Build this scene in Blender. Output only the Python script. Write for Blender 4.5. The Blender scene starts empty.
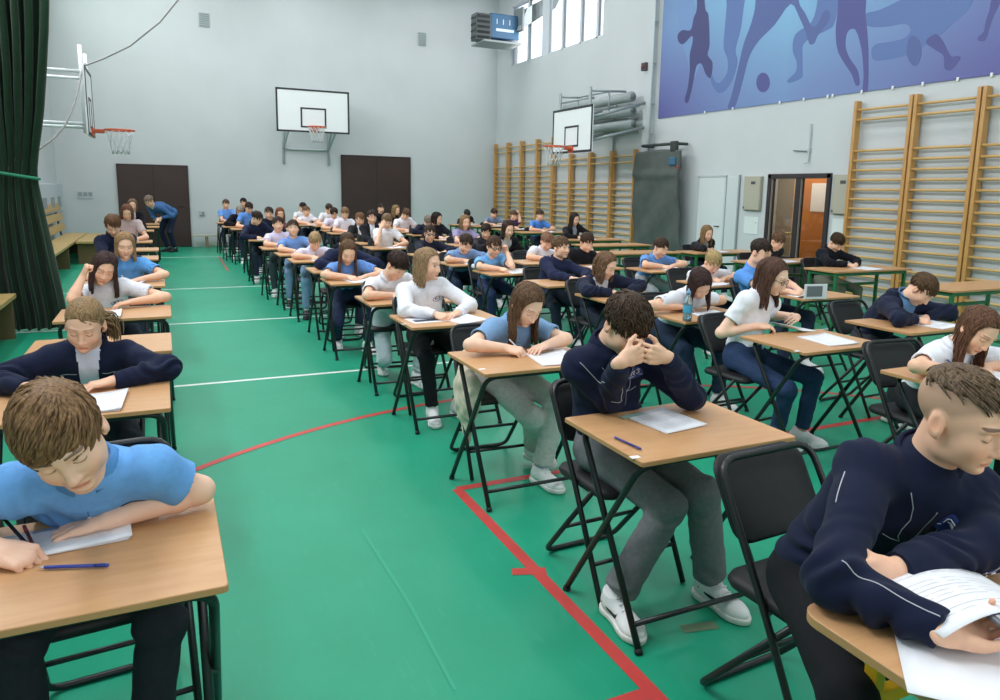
import bpy, bmesh, math, random
import numpy as np
from mathutils import Vector, Matrix
from mathutils.bvhtree import BVHTree
SC = bpy.context.scene
COL = SC.collection
RNG = random.Random(7)
PI = math.pi
def R(d): return math.radians(d)
def V(*a): return np.array(a, dtype=float)
def unit(v):
    v = np.asarray(v, float); n = np.linalg.norm(v)
    return v / n if n > 1e-9 else v

# ---------------------------------------------------------------- objects
def link(name, data, parent=None, loc=None, rotz=0.0):
    o = bpy.data.objects.new(name, data); COL.objects.link(o)
    if loc is not None: o.location = loc
    if rotz: o.rotation_euler = (0, 0, rotz)
    if parent is not None: o.parent = parent
    return o
def tag(o, label=None, cat=None, group=None, kind=None):
    if label: o['label'] = label
    if cat: o['category'] = cat
    if group: o['group'] = group
    if kind: o['kind'] = kind
    return o
def thing(name, label, cat, loc=(0, 0, 0), rotz=0.0, group=None):
    return tag(link(name, None, None, loc, rotz), label, cat, group)
def copy_tree(o, parent=None):
    c = o.copy(); COL.objects.link(c)
    if parent is not None: c.parent = parent
    for ch in list(o.children): copy_tree(ch, c)
    return c

# ---------------------------------------------------------------- materials
MATS = {}
def srgb(c):
    if isinstance(c, str):
        c = tuple(int(c[i:i + 2], 16) / 255 for i in (0, 2, 4))
    return tuple((x / 12.92 if x <= .04045 else ((x + .055) / 1.055) ** 2.4) for x in c[:3]) + (1.0,)
def mat(name, col, rough=.5, metal=0., noise=0., nscale=8., bump=0., bscale=200., spec=.5, stretch=None, sheen=0., coat=0., trans=0., alpha=None):
    key = (name, col, rough, metal, noise, nscale, bump, bscale, stretch)
    if key in MATS: return MATS[key]
    m = bpy.data.materials.new(name); m.use_nodes = True
    nt = m.node_tree; b = nt.nodes['Principled BSDF']
    c = srgb(col)
    b.inputs['Base Color'].default_value = c
    b.inputs['Roughness'].default_value = rough
    b.inputs['Metallic'].default_value = metal
    b.inputs['Specular IOR Level'].default_value = spec
    if sheen: b.inputs['Sheen Weight'].default_value = sheen
    if coat: b.inputs['Coat Weight'].default_value = coat
    if trans: b.inputs['Transmission Weight'].default_value = trans
    if alpha is not None: b.inputs['Alpha'].default_value = alpha
    if noise or bump:
        tc = nt.nodes.new('ShaderNodeTexCoord'); mp = nt.nodes.new('ShaderNodeMapping')
        nt.links.new(tc.outputs['Object'], mp.inputs['Vector'])
        if stretch: mp.inputs['Scale'].default_value = stretch
    if noise:
        n = nt.nodes.new('ShaderNodeTexNoise'); n.inputs['Scale'].default_value = nscale; n.inputs['Detail'].default_value = 4
        nt.links.new(mp.outputs['Vector'], n.inputs['Vector'])
        r = nt.nodes.new('ShaderNodeValToRGB')
        r.color_ramp.elements[0].position = .3; r.color_ramp.elements[1].position = .7
        r.color_ramp.elements[0].color = tuple(max(0, x * (1 - noise)) for x in c[:3]) + (1,)
        r.color_ramp.elements[1].color = tuple(min(1, x * (1 + noise)) for x in c[:3]) + (1,)
        nt.links.new(n.outputs['Fac'], r.inputs['Fac']); nt.links.new(r.outputs['Color'], b.inputs['Base Color'])
    if bump:
        n2 = nt.nodes.new('ShaderNodeTexNoise'); n2.inputs['Scale'].default_value = bscale; n2.inputs['Detail'].default_value = 3
        nt.links.new(mp.outputs['Vector'], n2.inputs['Vector'])
        bp = nt.nodes.new('ShaderNodeBump'); bp.inputs['Strength'].default_value = bump; bp.inputs['Distance'].default_value = .004
        nt.links.new(n2.outputs['Fac'], bp.inputs['Height']); nt.links.new(bp.outputs['Normal'], b.inputs['Normal'])
    MATS[key] = m
    return m
def skin_material():
    m = bpy.data.materials.new('skin'); m.use_nodes = True; nt = m.node_tree; b = nt.nodes['Principled BSDF']
    a = nt.nodes.new('ShaderNodeVertexColor'); a.layer_name = 'Col'
    nt.links.new(a.outputs['Color'], b.inputs['Base Color'])
    b.inputs['Roughness'].default_value = .52; b.inputs['Specular IOR Level'].default_value = .35
    b.inputs['Subsurface Weight'].default_value = .12; b.inputs['Subsurface Radius'].default_value = (.012, .005, .003)
    b.inputs['Subsurface Scale'].default_value = .6
    return m
def wood_material(name, c1, c2, rough=.4, axis=(1, 14, 14), scale=3.):
    m = bpy.data.materials.new(name); m.use_nodes = True; nt = m.node_tree; b = nt.nodes['Principled BSDF']
    tc = nt.nodes.new('ShaderNodeTexCoord'); mp = nt.nodes.new('ShaderNodeMapping'); mp.inputs['Scale'].default_value = axis
    nt.links.new(tc.outputs['Object'], mp.inputs['Vector'])
    n = nt.nodes.new('ShaderNodeTexNoise'); n.inputs['Scale'].default_value = scale; n.inputs['Detail'].default_value = 8; n.inputs['Roughness'].default_value = .65
    nt.links.new(mp.outputs['Vector'], n.inputs['Vector'])
    r = nt.nodes.new('ShaderNodeValToRGB'); r.color_ramp.elements[0].position = .25; r.color_ramp.elements[1].position = .75
    r.color_ramp.elements[0].color = srgb(c1); r.color_ramp.elements[1].color = srgb(c2)
    nt.links.new(n.outputs['Fac'], r.inputs['Fac']); nt.links.new(r.outputs['Color'], b.inputs['Base Color'])
    b.inputs['Roughness'].default_value = rough
    return m

# ---------------------------------------------------------------- polygon mesh builder
class MB:
    def __init__(s): s.v = []; s.f = []; s.m = []; s.sm = []
    def add(s, verts, faces, mi=0, smooth=False):
        o = len(s.v); s.v += [tuple(map(float, p)) for p in verts]
        for f in faces:
            s.f.append([o + i for i in f]); s.m.append(mi); s.sm.append(smooth)
        return s
    def box(s, c, size, mi=0, rot=None, bev=0.):
        bm = bmesh.new(); bmesh.ops.create_cube(bm, size=1)
        for v in bm.verts: v.co = Vector((v.co.x * size[0], v.co.y * size[1], v.co.z * size[2]))
        if bev: bmesh.ops.bevel(bm, geom=list(bm.edges), offset=bev, segments=2, affect='EDGES', profile=.5)
        M = Matrix.Translation(Vector(c)) @ (rot.to_4x4() if rot is not None else Matrix())
        bm.verts.index_update()
        s.add([M @ v.co for v in bm.verts], [[v.index for v in f.verts] for f in bm.faces], mi); bm.free(); return s
    def tube(s, pts, r, n=8, mi=0, closed=False, caps=True):
        pts = [np.asarray(p, float) for p in pts]; m = len(pts)
        rr = list(r) if hasattr(r, '__len__') else [r] * m
        vs = []; fs = []; ref = None
        for i, p in enumerate(pts):
            if closed: t = unit(pts[(i + 1) % m] - pts[i - 1])
            else: t = unit(pts[min(i + 1, m - 1)] - pts[max(i - 1, 0)])
            if ref is None: ref = unit(np.cross(t, V(0, 0, 1) if abs(t[2]) < .9 else V(1, 0, 0)))
            ref = unit(ref - t * (ref @ t)); b = np.cross(t, ref)
            for k in range(n):
                a = 2 * PI * k / n; vs.append(p + rr[i] * (ref * math.cos(a) + b * math.sin(a)))
        for i in range(m if closed else m - 1):
            for k in range(n):
                j = (i + 1) % m
                fs.append((i * n + k, i * n + (k + 1) % n, j * n + (k + 1) % n, j * n + k))
        if not closed and caps: fs += [tuple(range(n))[::-1], tuple((m - 1) * n + k for k in range(n))]
        s.add(vs, fs, mi, True); return s
    def lathe(s, prof, c=(0, 0, 0), n=16, mi=0):
        vs = []; fs = []
        for (r, z) in prof:
            for k in range(n): vs.append((c[0] + r * math.cos(2 * PI * k / n), c[1] + r * math.sin(2 * PI * k / n), c[2] + z))
        for i in range(len(prof) - 1):
            for k in range(n): fs.append((i * n + k, i * n + (k + 1) % n, (i + 1) * n + (k + 1) % n, (i + 1) * n + k))
        s.add(vs, fs, mi, True); return s
    def grid(s, fn, nu, nv, mi=0, smooth=True, thick=0.):
        vs = [fn(i / nu, j / nv) for j in range(nv + 1) for i in range(nu + 1)]
        fs = [(j * (nu + 1) + i, j * (nu + 1) + i + 1, (j + 1) * (nu + 1) + i + 1, (j + 1) * (nu + 1) + i) for j in range(nv) for i in range(nu)]
        s.add(vs, fs, mi, smooth); return s
    def prism(s, poly, fn, d0, d1, mi=0):
        n = len(poly)
        vs = [fn(a, b, d0) for a, b in poly] + [fn(a, b, d1) for a, b in poly]
        fs = [tuple(range(n))[::-1], tuple(range(n, 2 * n))] + [(i, (i + 1) % n, n + (i + 1) % n, n + i) for i in range(n)]
        s.add(vs, fs, mi); return s
    def build(s, name, mats, parent=None, loc=None, rotz=0., smooth=None):
        me = bpy.data.meshes.new(name); me.from_pydata(s.v, [], s.f)
        if not isinstance(mats, (list, tuple)): mats = [mats]
        for m in mats: me.materials.append(m)
        me.polygons.foreach_set('material_index', s.m)
        me.polygons.foreach_set('use_smooth', [smooth if smooth is not None else x for x in s.sm])
        me.update()
        bm = bmesh.new(); bm.from_mesh(me); bmesh.ops.recalc_face_normals(bm, faces=bm.faces); bm.to_mesh(me); bm.free()
        return link(name, me, parent, loc, rotz)
def arc_pts(c, r, a0, a1, ex, ey, n=6):
    c = np.asarray(c, float)
    return [c + r * (math.cos(a) * np.asarray(ex, float) + math.sin(a) * np.asarray(ey, float)) for a in np.linspace(a0, a1, n)]
def round_poly(pts, r, n=5):
    """polyline with its inner corners rounded"""
    pts = [np.asarray(p, float) for p in pts]; out = [pts[0]]
    for i in range(1, len(pts) - 1):
        a = unit(pts[i - 1] - pts[i]); b = unit(pts[i + 1] - pts[i])
        p0 = pts[i] + a * r; p1 = pts[i] + b * r
        for t in np.linspace(0, 1, n): out.append((1 - t) ** 2 * p0 + 2 * t * (1 - t) * pts[i] + t * t * p1)
    out.append(pts[-1]); return out

# ---------------------------------------------------------------- signed distance fields and surface nets
def smin(a, b, k):
    if k <= 0: return np.minimum(a, b)
    h = np.maximum(k - np.abs(a - b), 0) / k
    return np.minimum(a, b) - h * h * k * .25
class Field:
    def __init__(s, lo, hi, h):
        s.lo = np.asarray(lo, float); s.h = h
        s.n = np.maximum(np.ceil((np.asarray(hi, float) - s.lo) / h).astype(int) + 1, 4)
        s.A = np.full(s.n, .3, np.float32)
    def sub(s, lo, hi):
        i0 = np.clip(np.floor((np.asarray(lo) - s.lo) / s.h).astype(int), 0, s.n - 1)
        i1 = np.clip(np.ceil((np.asarray(hi) - s.lo) / s.h).astype(int) + 1, 0, s.n)
        if np.any(i1 <= i0): return None, None
        ax = [(s.lo[k] + s.h * np.arange(i0[k], i1[k])).astype(np.float32) for k in range(3)]
        return (slice(i0[0], i1[0]), slice(i0[1], i1[1]), slice(i0[2], i1[2])), (ax[0][:, None, None], ax[1][None, :, None], ax[2][None, None, :])
    def put(s, lo, hi, fn, k, op):
        m = k + 2.5 * s.h
        sl, P = s.sub(np.asarray(lo) - m, np.asarray(hi) + m)
        if sl is None: return
        d = fn(*P).astype(np.float32); a = s.A[sl]
        if op == 'u': s.A[sl] = smin(a, d, k)
        elif op == 's': s.A[sl] = -smin(-a, d, k)
    def cone(s, a, b, r1, r2=None, k=.01, op='u', flat=None, cut0=False, cut1=False):
        """capsule from a to b; flat=(axis, factor) squashes its section along axis; cut0/cut1 end it flat"""
        a = np.asarray(a, float); b = np.asarray(b, float); r2 = r1 if r2 is None else r2
        R_ = max(r1, r2); ba = b - a; L2 = max(ba @ ba, 1e-9); L = math.sqrt(L2)
        def fn(x, y, z):
            px, py, pz = x - a[0], y - a[1], z - a[2]
            t0 = (px * ba[0] + py * ba[1] + pz * ba[2]) / L2; t = np.clip(t0, 0, 1)
            qx, qy, qz = px - t * ba[0], py - t * ba[1], pz - t * ba[2]
            d2 = qx * qx + qy * qy + qz * qz
            if flat is not None:
                n, f = flat; qn = qx * n[0] + qy * n[1] + qz * n[2]
                d2 = d2 + qn * qn * (1 / (f * f) - 1)
            d = np.sqrt(d2) - (r1 + (r2 - r1) * t)
            if cut1: d = np.maximum(d, (t0 - 1) * L)
            if cut0: d = np.maximum(d, -t0 * L)
            return d
        s.put(np.minimum(a, b) - R_, np.maximum(a, b) + R_, fn, k, op)
    def ell(s, c, r, M=None, k=.01, op='u'):
        c = np.asarray(c, float); r = np.asarray(r, float); M = np.eye(3) if M is None else np.asarray(M, float)
        ext = np.sqrt(((M * r[None, :]) ** 2).sum(1))
        W = (M / r[None, :]).T; W2 = (M / (r * r)[None, :]).T
        def fn(x, y, z):
            px, py, pz = x - c[0], y - c[1], z - c[2]
            k0 = 0; k1 = 0
            for i in range(3):
                k0 = k0 + (W[i, 0] * px + W[i, 1] * py + W[i, 2] * pz) ** 2
                k1 = k1 + (W2[i, 0] * px + W2[i, 1] * py + W2[i, 2] * pz) ** 2
            k0 = np.sqrt(k0); k1 = np.sqrt(k1)
            return np.where(k1 > 1e-6, k0 * (k0 - 1) / np.maximum(k1, 1e-6), -r.min())
        s.put(c - ext, c + ext, fn, k, op)
    def plane(s, p, n):
        """keep what lies behind the plane (against n)"""
        p = np.asarray(p, float); n = unit(n)
        ax = [(s.lo[k] + s.h * np.arange(s.n[k])).astype(np.float32) for k in range(3)]
        d = (ax[0][:, None, None] - p[0]) * n[0] + (ax[1][None, :, None] - p[1]) * n[1] + (ax[2][None, None, :] - p[2]) * n[2]
        s.A = np.maximum(s.A, d.astype(np.float32))
    def mesh(s):
        A = s.A
        for k in range(3):
            sl = [slice(None)] * 3
            for e in (0, -1): sl[k] = e; A[tuple(sl)] = np.maximum(A[tuple(sl)], 1e-3)
        S = A < 0
        n = A.shape
        cnt = np.zeros([n[0] - 1, n[1] - 1, n[2] - 1], np.int8)
        for i in (0, 1):
            for j in (0, 1):
                for k in (0, 1): cnt += S[i:n[0] - 1 + i, j:n[1] - 1 + j, k:n[2] - 1 + k]
        I, J, K = np.nonzero((cnt > 0) & (cnt < 8))
        if len(I) == 0: return np.zeros((0, 3)), np.zeros((0, 4), int)
        idx = np.full(cnt.shape, -1, np.int32); idx[I, J, K] = np.arange(len(I))
        acc = np.zeros((len(I), 3)); w = np.zeros(len(I))
        val = {}
        for i in (0, 1):
            for j in (0, 1):
                for k in (0, 1): val[i, j, k] = A[I + i, J + j, K + k]
        for ax in range(3):
            o = [q for q in range(3) if q != ax]
            for p in (0, 1):
                for q in (0, 1):
                    c0 = [0, 0, 0]; c1 = [0, 0, 0]; c0[o[0]] = c1[o[0]] = p; c0[o[1]] = c1[o[1]] = q; c1[ax] = 1
                    a = val[tuple(c0)]; b = val[tuple(c1)]; m = (a < 0) != (b < 0)
                    t = np.where(m, a / np.where(m, a - b, 1), 0)
                    P = np.zeros((len(I), 3)); P[:, o[0]] = p; P[:, o[1]] = q; P[:, ax] = t
                    acc += P * m[:, None]; w += m
        verts = s.lo + s.h * (np.stack([I, J, K], 1) + acc / w[:, None])
        quads = []
        for ax in range(3):
            o = [(ax + 1) % 3, (ax + 2) % 3]
            s0 = [slice(None)] * 3; s1 = [slice(None)] * 3; s0[ax] = slice(0, -1); s1[ax] = slice(1, None)
            ch = S[tuple(s0)] != S[tuple(s1)]
            for q in o:
                e = [slice(None)] * 3; e[q] = 0; ch[tuple(e)] = False; e[q] = -1; ch[tuple(e)] = False
            E = np.stack(np.nonzero(ch), 1)
            if not len(E): continue
            neg = S[E[:, 0], E[:, 1], E[:, 2]]
            def cell(d0, d1):
                C = E.copy(); C[:, o[0]] += d0; C[:, o[1]] += d1
                return idx[C[:, 0], C[:, 1], C[:, 2]]
            q4 = np.stack([cell(-1, -1), cell(0, -1), cell(0, 0), cell(-1, 0)], 1)
            q4 = np.where(neg[:, None], q4, q4[:, ::-1])
            quads.append(q4[(q4 >= 0).all(1)])
        return verts, np.concatenate(quads) if quads else np.zeros((0, 4), int)
def vnormals(v, q):
    n = np.cross(v[q[:, 2]] - v[q[:, 0]], v[q[:, 3]] - v[q[:, 1]])
    N = np.zeros_like(v)
    for k in range(4): np.add.at(N, q[:, k], n)
    return N / np.maximum(np.linalg.norm(N, axis=1), 1e-12)[:, None]
def smooth_mesh(v, q, it=1, lam=.5):
    for _ in range(it):
        acc = np.zeros_like(v); c = np.zeros(len(v))
        for a, b in ((0, 1), (1, 2), (2, 3), (3, 0)):
            np.add.at(acc, q[:, a], v[q[:, b]]); np.add.at(c, q[:, a], 1)
            np.add.at(acc, q[:, b], v[q[:, a]]); np.add.at(c, q[:, b], 1)
        v = v + lam * (acc / np.maximum(c, 1)[:, None] - v)
    return v
def snoise(p, scale, seed, n=5):
    rg = np.random.RandomState(seed); o = np.zeros(len(p)); q = p + 0
    for i in range(n):
        d = rg.normal(size=3); d /= np.linalg.norm(d); f = scale * (.7 + .25 * i) ; ph = rg.rand() * 6.28
        q = q + .12 / scale * np.sin(q[:, [1, 2, 0]] * f * .9 + ph)
        o += np.sin(q @ d * f * 6.28 + ph) / n
    return o
def np_mesh(name, verts, quads, m, parent=None, origin=(0, 0, 0), col=None, smooth=True, faces_mat=None, mats=None):
    me = bpy.data.meshes.new(name)
    nv = len(verts); nf = len(quads)
    me.vertices.add(nv); me.vertices.foreach_set('co', (verts - np.asarray(origin)).astype(np.float32).ravel())
    me.loops.add(nf * 4); me.loops.foreach_set('vertex_index', quads.astype(np.int32).ravel())
    me.polygons.add(nf); me.polygons.foreach_set('loop_start', np.arange(nf, dtype=np.int32) * 4)
    me.polygons.foreach_set('loop_total', np.full(nf, 4, np.int32))
    me.polygons.foreach_set('use_smooth', np.full(nf, smooth))
    for x in (mats if mats else [m]): me.materials.append(x)
    if faces_mat is not None: me.polygons.foreach_set('material_index', faces_mat.astype(np.int32))
    me.update(calc_edges=True)
    if col is not None:
        ca = me.color_attributes.new('Col', 'FLOAT_COLOR', 'POINT')
        c4 = np.ones((nv, 4), np.float32); c4[:, :3] = col; ca.data.foreach_set('color', c4.ravel())
    return link(name, me, parent)
WORLD_E, CEIL_E, WIN_E, FRONT_E, EXPO = 3.0, 75, 700, 500, -0.68
# ---------------------------------------------------------------- people
SKIN = skin_material()
CAMP = V(0, 0, 1.6)
def rx(a): c, s = math.cos(a), math.sin(a); return np.array([[1, 0, 0], [0, c, -s], [0, s, c]])
def ry(a): c, s = math.cos(a), math.sin(a); return np.array([[c, 0, s], [0, 1, 0], [-s, 0, c]])
def rz(a): c, s = math.cos(a), math.sin(a); return np.array([[c, -s, 0], [s, c, 0], [0, 0, 1]])
CR_C = V(0, .014, .032); CR_R = V(.073, .092, .081)
def on_skull(u, lift=0.):
    return CR_C + CR_R * (1 + lift) * unit(u)
def hairline(p): return p[2] - (.066 - (p[1] + .083) / .183 * .121)

def head_sdf(F, c, M, hs, nb, ages=1., open_mouth=False):
    """skull, face and neck in world space; M holds the head's axes, face towards -y"""
    T = lambda x, y, z: c + M @ (V(x, y, z) * hs)
    E = lambda p, r, k, op='u', M2=None: F.ell(T(*p), V(*r) * hs, M if M2 is None else M @ M2, k * hs, op)
    F.cone(T(0, .022, -.045), nb, .050 * hs, .058 * hs, .02)
    E((0, .014, .032), (.073, .092, .081), .01)
    E((0, -.022, -.004), (.0605, .068, .083), .03)
    E((0, -.030, -.060), (.047, .054, .044), .032)
    E((0, -.066, -.094), (.019, .019, .017), .03)
    for s in (-1, 1):
        E((s * .031, -.057, -.034), (.026, .025, .026), .028)
        E((s * .042, -.012, -.066), (.012, .026, .022), .03)
        E((s * .024, -.079, .020), (.024, .012, .007), .016)
    for s in (-1, 1):
        E((s * .031, -.093, .000), (.017, .012, .010), .018, 's')
        E((s * .031, -.0715, -.002), (.0145, .0145, .0125), .004)
    F.cone(T(0, -.083, .012), T(0, -.101, -.036), .0075 * hs, .0095 * hs, .012 * hs)
    E((0, -.103, -.038), (.0105, .0105, .0095), .008)
    for s in (-1, 1):
        E((s * .0115, -.0925, -.041), (.0075, .010, .007), .006)
        E((s * .006, -.0985, -.0475), (.0032, .005, .003), .003, 's')
    E((0, -.083, -.067), (.022, .010, .0055), .006)
    E((0, -.081, -.0765), (.019, .0105, .0065), .006)
    E((0, -.0955, -.0712), (.021, .008, .0012), .003, 's')
    E((0, -.088, -.086), (.016, .008, .004), .010, 's')
    for s in (-1, 1):
        Me = ry(s * R(-10)) @ rx(R(-14))
        E((s * .0755, .012, -.010), (.0085, .019, .031), .006, 'u', Me)
        E((s * .083, .008, -.006), (.005, .010, .018), .004, 's', Me)
        E((s * .072, .004, -.036), (.006, .009, .010), .006)

def head_colour(v, c, M, hs, skin, hairc, eyes, h, buzz=None, brow=1.):
    q = ((v - c) @ M) / hs
    C = np.tile(np.array(skin), (len(v), 1))
    def mixto(w, col):
        nonlocal C
        w = np.clip(w, 0, 1)[:, None]; C = C * (1 - w) + w * np.array(col)
    red = np.array(skin) * V(1.02, .72, .66)
    ax = np.abs(q[:, 0]); front = q[:, 1] < -.03
    def g(px, py, pz, r): return np.exp(-(((ax - px) ** 2 + (q[:, 1] - py) ** 2 + (q[:, 2] - pz) ** 2) / (r * r)))
    mixto(.55 * g(.040, -.07, -.038, .022), red); mixto(.5 * g(0, -.112, -.04, .014), red); mixto(.5 * g(.082, .012, -.01, .025), red)
    soft = max(.0012, h * .55 / hs)
    def seg(cond_d, r, col, amt=1.): mixto(amt * np.clip((r - cond_d) / soft + .5, 0, 1) * front, col)
    lip = np.array(skin) * V(.86, .52, .52)
    dl = np.sqrt((ax / .023) ** 2 + ((q[:, 2] + .0715) / .0095) ** 2)
    mixto(.8 * np.clip((1.05 - dl) * 4, 0, 1) * (q[:, 1] < -.075), lip)
    seg(np.abs(q[:, 2] + .0712) + np.maximum(ax - .020, 0) * 3, .0012, lip * .35, .85)
    brz = .0232 + .0034 * np.sin(np.clip((ax - .010) / .042, 0, 1) * 2.9)
    bd = np.abs(q[:, 2] - brz) + np.maximum(.012 - ax, 0) * 2 + np.maximum(ax - .049, 0) * 2
    seg(bd, .0029 * brow, np.array(hairc) * .7, .85)
    lash = V(.035, .022, .018)
    if eyes == 'open':
        e = np.sqrt(((ax - .031) / .0140) ** 2 + ((q[:, 2] + .001) / .0066) ** 2)
        mixto(np.clip((1 - e) * .0056 / soft + .5, 0, 1) * front, (.62, .60, .58))
        i = np.sqrt((ax - .031) ** 2 + (q[:, 2] + .001) ** 2); seg(np.where(e < 1.1, i, 1), .0060, (.05, .035, .03))
        seg(np.abs(q[:, 2] - (.0056 - .0075 * ((ax - .031) / .014) ** 2)) + np.maximum(np.abs(ax - .031) - .0125, 0) * 2, .0013, lash)
    else:
        z = -.0045 - .0045 * (1 - ((ax - .031) / .0135) ** 2)
        seg(np.abs(q[:, 2] - z) + np.maximum(np.abs(ax - .031) - .0135, 0) * 2, .0015, lash, .95)
        seg(np.abs(q[:, 2] - (.0085 - .004 * ((ax - .031) / .0135) ** 2)) + np.maximum(np.abs(ax - .031) - .0135, 0) * 2, .0008, np.array(skin) * .55, .6)
    mixto(.9 * np.clip((.0034 - np.sqrt((ax - .006) ** 2 + (q[:, 2] + .0475) ** 2)) / soft, 0, 1) * (q[:, 1] < -.09), np.array(skin) * .18)
    if buzz is not None:
        hl = q[:, 2] - (.066 - (q[:, 1] + .083) / .183 * .121)
        ear = np.sqrt(((q[:, 1] - .012) / .026) ** 2 + ((q[:, 2] + .010) / .036) ** 2)
        ws = np.clip(hl / .022 + .4, 0, 1) * np.clip((ear - 1) * 5, 0, 1)
        mixto(.62 * ws, buzz)
    return C

def hair_sdf(F, st, c, M, hs, rg, detail, grav=V(0, 0, -1)):
    """st: dict(style, len, part, sweep...)"""
    T = lambda p: c + M @ (np.asarray(p, float) * hs)
    sty = st['style']
    capl = {'buzz': .0}.get(sty, .035)
    # scalp cap bounded by the hairline
    top = st.get('vol', 1.0)
    cc = T(CR_C + V(0, .002, .004)); rr = (CR_R + V(.0055, .005, .006) * top) * hs
    W = (M / rr[None, :]).T
    hl0, hl1 = T(V(0, -.083, .066)), T(V(0, .10, -.060))
    if sty in ('long', 'wavy', 'bob'): hl0 = T(V(0, -.070, .088))
    if sty in ('pony', 'tied'): hl0, hl1 = T(V(0, -.080, .074)), T(V(0, .10, -.085))
    if sty == 'buzz': hl0, hl1 = T(V(0, -.088, .078)), T(V(0, .105, .072))
    nrm = unit(np.cross(M @ V(1, 0, 0), hl1 - hl0))
    if nrm @ (M @ V(0, 0, 1)) > 0: nrm = -nrm
    def cap(x, y, z):
        px, py, pz = x - cc[0], y - cc[1], z - cc[2]; k0 = 0
        for i in range(3): k0 = k0 + (W[i, 0] * px + W[i, 1] * py + W[i, 2] * pz) ** 2
        d = (np.sqrt(k0) - 1) * rr.min()
        pl = (x - hl0[0]) * nrm[0] + (y - hl0[1]) * nrm[1] + (z - hl0[2]) * nrm[2]
        return -smin(-d, -pl, .012)
    ext = np.sqrt(((M * rr[None, :]) ** 2).sum(1))
    F.put(cc - ext, cc + ext, cap, .004, 'u')
    LK = []
    def lock(pts, r0, r1):
        LK.append((np.array(pts), r0 * hs, r1 * hs))
    if sty in ('short', 'buzz', 'messy', 'fringe'):
        N = int({'short': 620, 'buzz': 520, 'messy': 700, 'fringe': 720}[sty] * detail)
        wd = 1 / math.sqrt(max(detail, .2))
        K = V(*st.get('crown', (.012, .06, .11))); bias = V(*st.get('sweep', (.25, -.15, 0)))
        L0 = st.get('len', .045)
        for _ in range(N):
            u = rg.normal(size=3); u[2] = abs(u[2]) * 1.1 - .25; u = unit(u)
            p = on_skull(u, .05)
            if (p[2] < .083 if sty == 'buzz' else hairline(p) < .006): continue
            t = unit(p - K) + bias + rg.normal(size=3) * (.30 if sty == 'messy' else .12); nn = unit((p - CR_C) / (CR_R ** 2)); t = unit(t - nn * (t @ nn))
            L = L0 * rg.uniform(.7, 1.25)
            if p[1] < -.02 and sty in ('fringe', 'messy', 'short'): L += st.get('fringe', .02) * rg.uniform(.5, 1.2)
            lift = st.get('lift', .06) * rg.uniform(.3, 1.5)
            pts = []
            n = 5
            curl = rg.normal(size=3) * (.016 if sty == 'messy' else .005)
            for j in range(n + 1):
                f = j / n; q = p + t * L * f + curl * f * f
                d = q - CR_C; k = math.sqrt(((d / CR_R) ** 2).sum())
                if sty == 'buzz' and q[2] < .070: q[2] = .070
                want = 1.03 + lift * math.sin(min(f, 1) * 2.3) * (1.3 if sty == 'messy' else 1)
                q = CR_C + d / k * max(want, min(k, want + .05))
                pts.append(T(q))
            lock(pts, .0058 * wd, .0016 * wd)
    if sty in ('long', 'bob', 'wavy'):
        N = int(st.get('n', 520) * detail); Ln = st.get('len', .22); part = st.get('part', 0.); open_ = st.get('open', .020)
        wd = 1 / math.sqrt(max(detail, .2))
        for i in range(N):
            s = 1 if rg.rand() < st.get('bal', .5) else -1
            ys = -.082 + .168 * rg.rand() ** 1.2
            px = part + s * .002
            back = max(0, (ys - .02) / .065)
            drift = (open_ * max(.2, min(1, .9 - (ys + .07) / .10)) if ys < .03 else .012) + rg.uniform(-.004, .006)
            az = s * (1.0 - .95 * back * rg.uniform(.3, 1.0))
            pts = []; lf = rg.uniform(1.03, 1.11)
            for th in np.linspace(.02, 1.72, 8):
                f = th / 1.72
                yy = min(ys + drift * f + (.07 * back * f if back > 0 else 0), .088)
                m = math.sqrt(max(.02, 1 - ((yy) / .098) ** 2))
                x = px * (1 - f) + s * math.sin(th) * .0735 * m * abs(az) ** .5 * 1.06
                z = .032 + math.cos(th) * .081 * m * 1.05
                y = .014 + yy + (.02 * back * f)
                q = V(x, y, z); d = q - CR_C; k = math.sqrt(((d / CR_R) ** 2).sum()); q = CR_C + d / k * max(min(k, lf + .06), lf + .03 * f * f)
                pts.append(T(q))
            e = pts[-1]; dn = unit(pts[-1] - pts[-2]); L = Ln * rg.uniform(.82, 1.08) * hs
            out = M @ V(s * .25, .0, 0); n = 8; wv = rg.uniform(0, 6.28)
            amp = (.011 if sty == 'wavy' else .0025)
            clump = V(math.sin(ys * 90), math.cos(ys * 70), 0) * .006
            for j in range(1, n + 1):
                f = j / n
                d = unit(dn * (1 - f) ** 2 * .8 + grav * (.3 + f) + out * st.get('flare', .22) * (1 - f))
                e = e + d * L / n
                pts.append(e + amp * V(math.sin(wv + j * 1.6), math.cos(wv * 1.7 + j * 1.3), 0) + clump * f)
            lock(pts, .0062 * wd, .0020 * wd if sty != 'wavy' else .003 * wd)
    if sty in ('pony', 'tied'):
        N = int(560 * detail); B = V(*st.get('knot', (0, .105, .03))); wd = 1 / math.sqrt(max(detail, .2))
        for _ in range(N):
            u = rg.normal(size=3); u = unit(u); p = on_skull(u, .03)
            if hairline(p) < (.006 if abs(p[0]) < .045 else -.016) or (p[1] < -.045 and p[2] < .055): continue
            pts = []; lf = rg.uniform(1.035, 1.06)
            for f in np.linspace(0, .85, 6):
                q = p * (1 - f) + B * f; d = q - CR_C; k = math.sqrt(((d / CR_R) ** 2).sum()); q = CR_C + d / k * max(min(k, 1.2), lf)
                pts.append(T(q))
            lock(pts, .0042 * wd, .0034 * wd)
        bk = T(B)
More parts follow.
